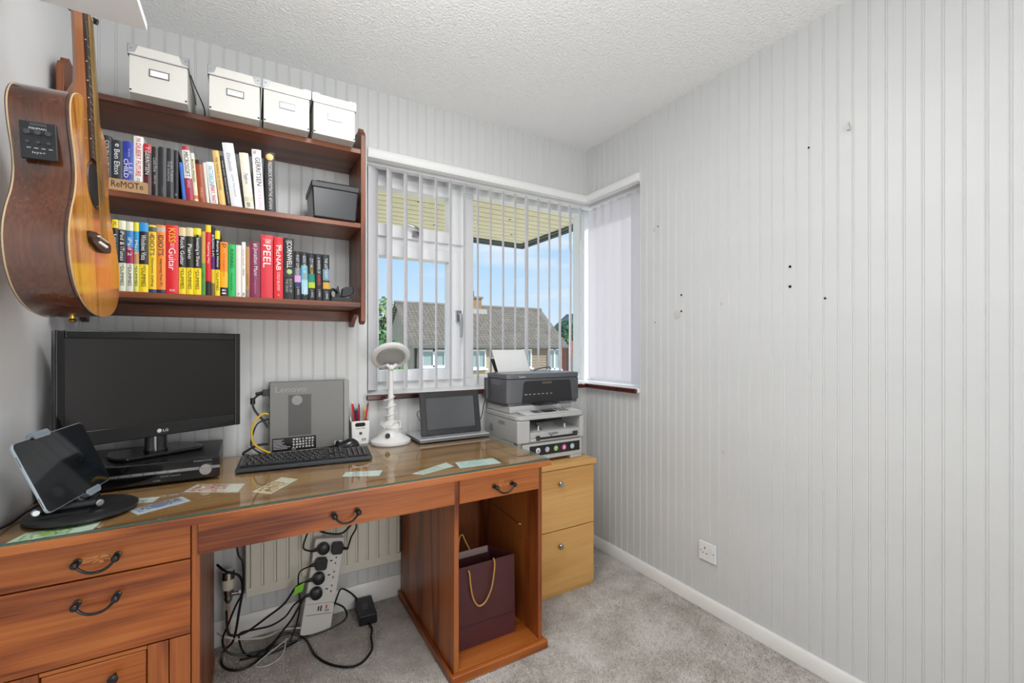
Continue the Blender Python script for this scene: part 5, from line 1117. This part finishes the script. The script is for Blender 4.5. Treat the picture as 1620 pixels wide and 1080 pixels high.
# ---------------------------------------------------------------- radiator
RC = mat('radiator_cream', '#d3d0c2', .4)
rx0, rx1 = -.012, .612
rd = thing('radiator', 'cream fluted panel radiator on the wall under the desk', 'radiator', (.30, 2.08, .2))
n = 13; pitch = (rx1-rx0-.03)/n
prof = [(rx0+.006, 2.062)]
for i in range(n):
    a = rx0+.015+pitch*i; prof += [(a, 2.060), (a+.004, 2.050), (a+pitch-.009, 2.050), (a+pitch-.005, 2.060)]
prof += [(rx1-.006, 2.062), (rx1-.006, 2.069), (rx0+.006, 2.069)]
M().prism(prof, .238, .575, 'z').build('fluted_panel', RC, rd)
M().box(rx0, 2.056, .200, rx1, 2.070, .238).box(rx0, 2.056, .575, rx1, 2.070, .61).box(rx0, 2.050, .20, rx0+.006, 2.070, .61).build('panel_frame', RC, rd, bevel=.003)
M().box(rx0+.01, 2.072, .22, rx1-.01, 2.098, .59).build('convector_core', mat('convector', '#a8a59a', .5), rd)
M().box(.05, 2.098, .30, .08, 2.139, .5).box(.52, 2.098, .30, .55, 2.139, .5).build('wall_bracket', RC, rd)
vx, vy = -.070, 2.068
vl = M().lathe([(.009, .195), (.012, .20), (.016, .215), (.013, .225), (.017, .235), (.017, .25)], (vx, vy, 0), 16).tube([(vx, vy, .228), (rx0+.002, 2.062, .228)], .009, 10).lathe([(.013, 0), (.013, .008)], (vx+.035, vy-.003, .228), 6, 'x')
vl = vl.build('valve_body', CHROME, rd, smooth=True)
M().lathe([(.020, .25), (.022, .255), (.022, .285), (.020, .29)], (vx, vy, 0), 20).build('valve_head', mat('valve_cream', '#cfcab8', .4), vl, smooth=True)
M().lathe([(.0225, .29), (.0225, .316), (.019, .320)], (vx, vy, 0), 20).build('valve_cap', CHROME, vl, smooth=True)
M().tube([(vx, vy, .0), (vx, vy, .196)], .0075, 10).build('copper_pipe', mat('painted_pipe', '#c2a58a', .4), rd)

# ---------------------------------------------------------------- power strip, plugs, adaptor
ps = thing('power_strip', 'white extension block with rows of sockets leaning on the radiator', 'power strip', (.236, 2.026, .004), (R(-.6), R(9), 0))
PW, PH = .118, .388
M().prism(rrect(PW, PH, .010), -.020, .020, 'y'); m = M(); m.prism([(p[0], p[1]+PH/2) for p in rrect(PW, PH, .010)], -.018, .018, 'y')
m.build('block', mat('strip_white', '#dcdad4', .4), ps, local=True, bevel=.003)
holes = M()
def sock(x, z):
    holes.box(x+.008, -.0186, z-.003, x+.0165, -.0178, z+.002); holes.box(x-.016+.004, -.0186, z+.0, x-.004, -.0178, z+.0)
    holes.box(x-.0135, -.0186, z-.0028, x-.005, -.0178, z+.0022); holes.box(x+.006, -.0186, z+.010, x+.0105, -.0178, z+.018); holes.box(x+.006, -.0186, z-.018, x+.0105, -.0178, z-.010)
holes = M()
for z in (.295, .237, .180): 
    x = .026; holes.box(x-.0135, -.0186, z-.0025, x-.004, -.0178, z+.0025); holes.box(x+.0075, -.0186, z+.008, x+.012, -.0178, z+.015); holes.box(x+.0075, -.0186, z-.015, x+.012, -.0178, z-.008)
holes.build('socket_hole', HOLE, ps, local=True)
M().box(-.05, -.0186, .078, .054, -.0176, .081).box(-.05, -.0186, .123, .054, -.0176, .1245).build('moulded_line', LD, ps, local=True)
M().box(-.006, -.0187, .094, .0, -.0176, .112).box(.004, -.0187, .092, .010, -.0176, .114).build('usb_port', C('#3a3a3a'), ps, local=True)
M().box(.024, -.0187, .100, .031, -.0174, .114).build('neon_light', mat('neon_red', '#e05a4a', .3), ps, local=True)
M().box(.022, -.0185, .088, .040, -.0176, .097).build('rating_print', C('#a89c98'), ps, local=True)
PM = Matrix.Translation(Vector((.236, 2.026, .004))) @ Matrix.Rotation(R(9), 4, 'Y') @ Matrix.Rotation(R(-2.6), 4, 'X')
from mathutils import Euler
PM = Matrix.Translation(Vector((.236, 2.026, .004))) @ Euler((R(-.6), R(9), 0)).to_matrix().to_4x4()
def plug(x, z, sq, lab, side=-1, cab=None):
    c = PM @ Vector((x, -.0185, z)); t = thing('plug', lab, 'plug', c, (R(-.6), R(9), 0), 'black plugs in the white extension block')
    m = M()
    if sq: m.prism(rrect(.044, .046, .010), -.030, 0, 'y')
    else: m.lathe([(.024, 0), (.025, -.010), (.022, -.026), (.012, -.031)], (0, 0, 0), 22, 'y')
    m.build('body', mat('plug_black', '#1a1b1c', .4), t, local=True, smooth=not sq, bevel=.003 if sq else 0)
    M().tube([(side*.018, -.013, -.002), (side*.034, -.013, -.005), (side*.044, -.012, -.008)], [.008, .0065, .0045], 8).build('cable_grip', RUBBER, t, local=True, smooth=True)
    return PM @ Vector((x+side*.044, -.031, z-.008))
e1 = plug(-.024, .352, 0, 'round black plug at the top left of the extension block')
e2 = plug(.030, .352, 1, 'square black plug at the top right of the extension block', 1)
e3 = plug(-.024, .292, 1, 'square black plug second down on the extension block')
e4 = plug(-.024, .232, 0, 'round black plug third down on the extension block')
e5 = plug(-.024, .172, 0, 'round black plug lowest on the extension block, beside the green tag')
C1 = [(0.426, 1.827, 0.006), (0.41, 1.776, 0.01), (0.364, 1.734, 0.006), (0.314, 1.733, 0.01), (0.26, 1.789, 0.006), (0.22, 1.862, 0.01), (0.198, 1.99, 0.006), (0.149, 2.02, 0.03), (0.106, 2.02, 0.032), (0.055, 1.972, 0.01), (-0.004, 1.927, 0.006), (-0.055, 1.932, 0.01), (-0.088, 1.994, 0.006), (-0.083, 2.02, 0.037), (-0.051, 2.02, 0.072), (-0.031, 2.02, 0.189), (-0.021, 2.02, 0.263), (-0.034, 2.02, 0.313), (-0.076, 2.02, 0.339), (-0.127, 2.02, 0.367)]
C2 = [(0.193, 2.02, 0.249), (0.164, 2.02, 0.229), (0.12, 2.02, 0.176), (0.057, 2.02, 0.139), (-0.011, 2.02, 0.105), (-0.057, 2.02, 0.109), (-0.076, 2.02, 0.134), (-0.076, 2.02, 0.202)]
C3 = [(0.16, 2.02, 0.144), (0.127, 2.02, 0.105), (0.078, 2.02, 0.085), (0.022, 2.02, 0.087), (-0.024, 2.02, 0.09), (-0.034, 2.02, 0.074), (-0.021, 2.02, 0.016), (0.009, 1.98, 0.01), (0.055, 1.966, 0.006), (0.124, 1.971, 0.01), (0.192, 2.008, 0.006), (0.277, 2.02, 0.03), (0.309, 2.02, 0.088), (0.333, 2.02, 0.149), (0.382, 2.02, 0.152), (0.415, 2.02, 0.112)]
C4 = [(0.309, 2.02, 0.117), (0.349, 2.02, 0.084), (0.357, 2.02, 0.039), (0.301, 2.02, 0.014), (0.208, 2.013, 0.006), (0.105, 1.996, 0.01), (-0.011, 2.02, 0.012), (-0.07, 2.02, 0.041), (-0.086, 2.02, 0.092), (-0.07, 2.02, 0.14), (-0.044, 2.02, 0.208), (-0.021, 2.02, 0.255), (-0.018, 2.02, 0.309), (-0.021, 2.02, 0.371), (-0.036, 2.02, 0.406)]
C5 = [(0.223, 2.02, 0.047), (0.193, 2.02, 0.04), (0.12, 2.02, 0.055), (0.05, 2.02, 0.046), (-0.031, 2.02, 0.067), (-0.083, 2.02, 0.094), (-0.127, 2.02, 0.105)]
C6 = [(0.414, 1.952, 0.006), (0.406, 1.904, 0.01), (0.411, 1.882, 0.006)]

C3 = C3[:-2]+[(.355, 2.06, .135), (.395, 2.09, .09), (.425, 2.112, .045)]
C1 = [(a, b_ if a > -.1 else 2.045, c) for a, b_, c in C1]; C1[-1] = (-.106, 2.05, .36)
C5[-1] = (-.105, 2.045, .10)
C4 = C4+[(-.045, 2.01, .50), (-.048, 2.0, .60), (-.05, 1.97, .655)]; C3 = [(.205, 2.02, .165)]+C3
def cable(pts, r, m, label, k=6, name='cable'):
    o = M().tube(spline(pts, k), r, 7).build(name, m, shift=pts[0], smooth=True); return tag(o, label, 'cable')
zm = lambda L, dz=0: [(a, b_, max(c+dz, .006)) for a, b_, c in L]
c2 = [tuple(e4)]+[(.164, 1.99, .229), (.12, 1.985, .176), (.057, 1.985, .139), (-.011, 1.985, .105), (-.057, 1.985, .109), (-.070, 1.99, .134), (-.074, 2.02, .19)]
cb2 = cable(c2, .0042, RUBBER, 'black mains cable from the third plug, with a lime green tag')
M().hexa([(.150, 1.968, .205), (.185, 1.966, .218), (.185, 1.968, .218), (.150, 1.970, .205), (.158, 1.968, .178+.06), (.193, 1.966, .19+.06), (.193, 1.968, .19+.06), (.158, 1.970, .178+.06)]).build('green_tag', mat('lime_tag', '#7cc832', .5), cb2, shift=c2[0])
cable(C1, .0046, RUBBER, 'thick black cable looping over the carpet to the left wall')
cable(C3, .0036, RUBBER, 'black lead running from the adaptor over the skirting and carpet')
cable([(p[0], min(p[1], 2.0), p[2]) for p in C4], .0038, RUBBER, 'black cable rising past the radiator valve to the desk underside')
cable(C5, .0036, mat('white_cable', '#cfccc4', .4), 'white mains lead of the extension block along the skirting')
cable([(.128, 1.985, .035), (.11, 1.93, .008), (.06, 1.90, .006), (.02, 1.92, .008), (.09, 1.97, .02), (.135, 1.99, .03)], .0022, mat('white_cable2', '#d8d6d0', .4), 'thin white twin lead looped on the carpet')
cable([tuple(e5), (.15, 1.985, .11), (.12, 1.985, .075), (.075, 1.985, .03), (.02, 1.98, .008), (-.03, 1.985, .006)], .0042, RUBBER, 'black cable from the lowest plug down to the carpet')
cable([tuple(e1), (.19, 1.99, .38), (.205, 2.0, .43), (.22, 2.0, .47)], .0036, RUBBER, 'black cable going up from the top left plug')
cable([tuple(e2), (.375, 1.985, .385), (.395, 1.985, .42), (.39, 1.99, .455), (.36, 1.995, .47), (.33, 2.0, .50)], .0036, RUBBER, 'black cable looping up from the top right plug')
cable([(.385, 1.975, .455), (.34, 1.975, .415), (.29, 1.98, .42), (.25, 1.985, .44), (.22, 1.99, .48)], .0042, RUBBER, 'black cable hanging in a curve above the extension block')
cable([tuple(e3), (.175, 1.985, .285), (.172, 1.99, .22), (.178, 1.995, .15), (.165, 2.0, .07), (.14, 2.0, .007)], .0030, RUBBER, 'black cable dropping from the second plug')
ad = thing('power_adaptor', 'black power brick lying on the carpet beside the extension block', 'power adaptor', (.446, 2.035, .004), (0, 0, R(-4)))
M().box(-.037, -.078, 0, .037, .078, .044).build('case', mat('adaptor_black', '#1c1d21', .4), ad, local=True, bevel=.005, seg=3)
m = M(); m.box(-.022, -.05, .0441, .022, .04, .0443); lb = m.build('rating_label', C('#26272b', .5), ad, local=True)
m = M(); text(m, 'AC ADAPTER', (0, .026, .0446), (1, 0, 0), (0, 1, 0), .026, .006)
for k in range(4): m.box(-.016, .008-.012*k, .0444, .012-.003*k, .011-.012*k, .0446)
m.build('label_print', C('#8a8c92'), lb, local=True)
cable([(.441, 1.958, .014), (.446, 1.92, .009), (.44, 1.895, .006), (.432, 1.87, .006), (.426, 1.83, .006)], .0042, RUBBER, 'short black lead at the near end of the power brick')

# ---------------------------------------------------------------- gift bag
BG = mat('burgundy_paper', '#4b2023', .5, var=.06, vscale=12); BGI = mat('bag_lining', '#a38e88', .7)
gb = thing('gift_bag', 'burgundy paper gift bag with gold rope handles inside the right desk pedestal', 'bag', (.80, 1.62, .0425), (0, 0, R(0)))
bx0, bx1, by0, by1, zt = .668, .930, 1.552, 1.655, .355
m = M(); t = .0015
m.hexa([(bx0, by0, .0427), (bx1, by0, .0427), (bx1, by0+t, .0427), (bx0, by0+t, .0427), (bx0, by0+.006, zt), (bx1, by0+.006, zt), (bx1, by0+.006+t, zt), (bx0, by0+.006+t, zt)])
m.hexa([(bx0, by1-t, .0427), (bx1-.03, by1-t, .0427), (bx1-.03, by1, .0427), (bx0, by1, .0427), (bx0, by1+.03-t, zt+.0), (bx1-.055, by1+.03-t, zt), (bx1-.055, by1+.03, zt), (bx0, by1+.03, zt)])
for xx in (bx0, bx1):
    xm = xx+(.022 if xx == bx0 else -.022); ym = (by0+by1)/2
    m.add([(xx, by0, .0427), (xm, ym, .0427), (xx-(.03 if xx == bx1 else 0), by1, .0427), (xx, by0+.006, zt), (xm, ym, zt), (xx-(.055 if xx == bx1 else 0), by1+.03, zt)], [(0, 1, 4, 3), (1, 2, 5, 4)])
m.box(bx0+.002, by0+.002, .0427, bx1-.032, by1-.002, .0447)
m.build('bag_body', BG, gb)
M().hexa([(bx0+.004, by1-.004+.027, zt-.14), (bx1-.062, by1+.023, zt-.14), (bx1-.062, by1+.024, zt-.14), (bx0+.004, by1+.024, zt-.14), (bx0+.004, by1+.0265, zt-.001), (bx1-.058, by1+.0265, zt-.001), (bx1-.058, by1+.0275, zt-.001), (bx0+.004, by1+.0275, zt-.001)]).build('back_lining', BGI, gb)
M().hexa([(bx0, by0-.0008, .125), (bx1, by0-.0008, .125), (bx1, by0+.001, .125), (bx0, by0+.001, .125), (bx0, by0-.0002, .128), (bx1, by0-.0002, .128), (bx1, by0+.001, .128), (bx0, by0+.001, .128)]).build('fold_crease', mat('crease_dark', '#3a171d', .6), gb)
ROPE = mat('gold_rope', '#b98d45', .6, bump=.6, bscale=500)
yy = by0-.002
pts = [(.722, yy+.004, .340), (.724, yy-.004, .332), (.727, yy-.007, .29), (.738, yy-.007, .235), (.757, yy-.006, .203), (.775, yy-.006, .198), (.796, yy-.006, .212), (.818, yy-.007, .255), (.830, yy-.007, .32), (.832, yy-.004, .352), (.831, yy+.004, .362)]
M().tube(spline(pts, 5), .0032, 7).build('rope_handle', ROPE, gb, smooth=True)
yb_ = by1+.022
M().tube(spline([(.735, yb_, zt-.03), (.733, yb_-.005, zt+.02), (.738, yb_-.006, zt+.065), (.752, yb_-.004, zt+.072), (.765, yb_, zt+.045), (.80, yb_+.01, zt-.02)], 5), .0032, 7).build('rope_handle', ROPE, gb, smooth=True)

# ---------------------------------------------------------------- wall socket
so = thing('wall_socket', 'white single switched wall socket low on the right wall', 'socket', (XR-.0065, 1.287, .268))
SP = mat('socket_white', '#e8e8e6', .25)
M().box(XR-.0155, 1.243, .225, XR-.0062, 1.331, .311).build('face_plate', SP, so, bevel=.004)
M().box(XR-.0185, 1.256, .272, XR-.015, 1.268, .295).build('rocker_switch', SP, so, bevel=.001)
m = M(); m.box(XR-.0159, 1.296, .278, XR-.0154, 1.300, .288); m.box(XR-.0159, 1.305, .258, XR-.0154, 1.311, .262); m.box(XR-.0159, 1.286, .258, XR-.0154, 1.292, .262)
m.lathe([(.0026, 0), (.0022, -.0006)], (XR-.0156, 1.320, .268), 8, 'x').lathe([(.0026, 0), (.0022, -.0006)], (XR-.0156, 1.254, .268), 8, 'x')
m.build('pin_hole', HOLE, so)

# ---------------------------------------------------------------- cables behind the computer and others
cable([(px0-.002, 2.075, 1.01), (.048, 2.075, 1.008), (.025, 2.075, .995), (.012, 2.073, .975), (.020, 2.072, .94), (.048, 2.07, .90), (.066, 2.065, .868)], .0042, RUBBER, 'black monitor cable curving out of the computer top rear')
o = M().box(px0-.026, 2.060, .996, px0-.0005, 2.092, 1.022).tube([(px0-.026, 2.075, 1.008), (px0-.05, 2.075, 1.006)], [.009, .006], 8).lathe([(.009, 0), (.009, .026)], (.0125, 2.073, .965), 10)
tag(o.build('cable_connector', BLACK, shift=(px0-.012, 2.075, .996), bevel=.002), 'black screw-in video connector at the computer top rear', 'plug')
cable([(px0-.004, 2.065, .922), (.05, 2.065, .925), (.025, 2.063, .905), (.010, 2.062, .87), (.012, 2.06, .82), (.03, 2.055, .795), (.055, 2.045, .778), (.075, 2.038, .7695)], .0042, mat('yellow_cable', '#d9b21c', .4), 'yellow network cable looping behind the computer')
cable([(px0-.004, 2.085, .90), (.03, 2.08, .885), (.012, 2.075, .84), (.008, 2.07, .80), (.03, 2.06, .775), (.05, 2.03, .7695)], .0032, RUBBER, 'thin black lead beside the yellow network cable')
cable([(px0-.004, 2.07, .80), (.03, 2.065, .80), (-.005, 2.06, .785), (-.02, 2.05, .775), (.0, 2.03, .769), (.06, 2.02, .7695)], .0048, RUBBER, 'thick black power lead low at the computer rear')
cable([(.06, 2.03, .7685), (.12, 2.032, .7685), (.20, 2.035, .7675), (.26, 2.03, .769), (.30, 2.01, .768), (.325, 2.0, .7685)], .0022, mat('grey_cable', '#6c6658', .4), 'thin grey mouse lead lying along the computer foot')
cable([(.79, 2.095, .785), (.765, 2.085, .80), (.72, 2.085, .83), (.70, 2.09, .868), (.715, 2.095, .885), (.74, 2.10, .87), (.77, 2.10, .83)], .0017, RUBBER, 'thin black lead looping behind the photo frame')
cable([(1.07, 2.085, .93), (1.045, 2.06, .895), (1.02, 2.03, .85), (1.0, 2.03, .81), (.985, 2.04, .787)], .0022, RUBBER, 'thin black lead hanging beside the laser printer')
cable([(-.525, 1.45, .767), (-.505, 1.50, .772), (-.50, 1.56, .768), (-.495, 1.62, .772), (-.49, 1.69, .768)], .0035, RUBBER, 'black lead along the left wall behind the tablet stand')
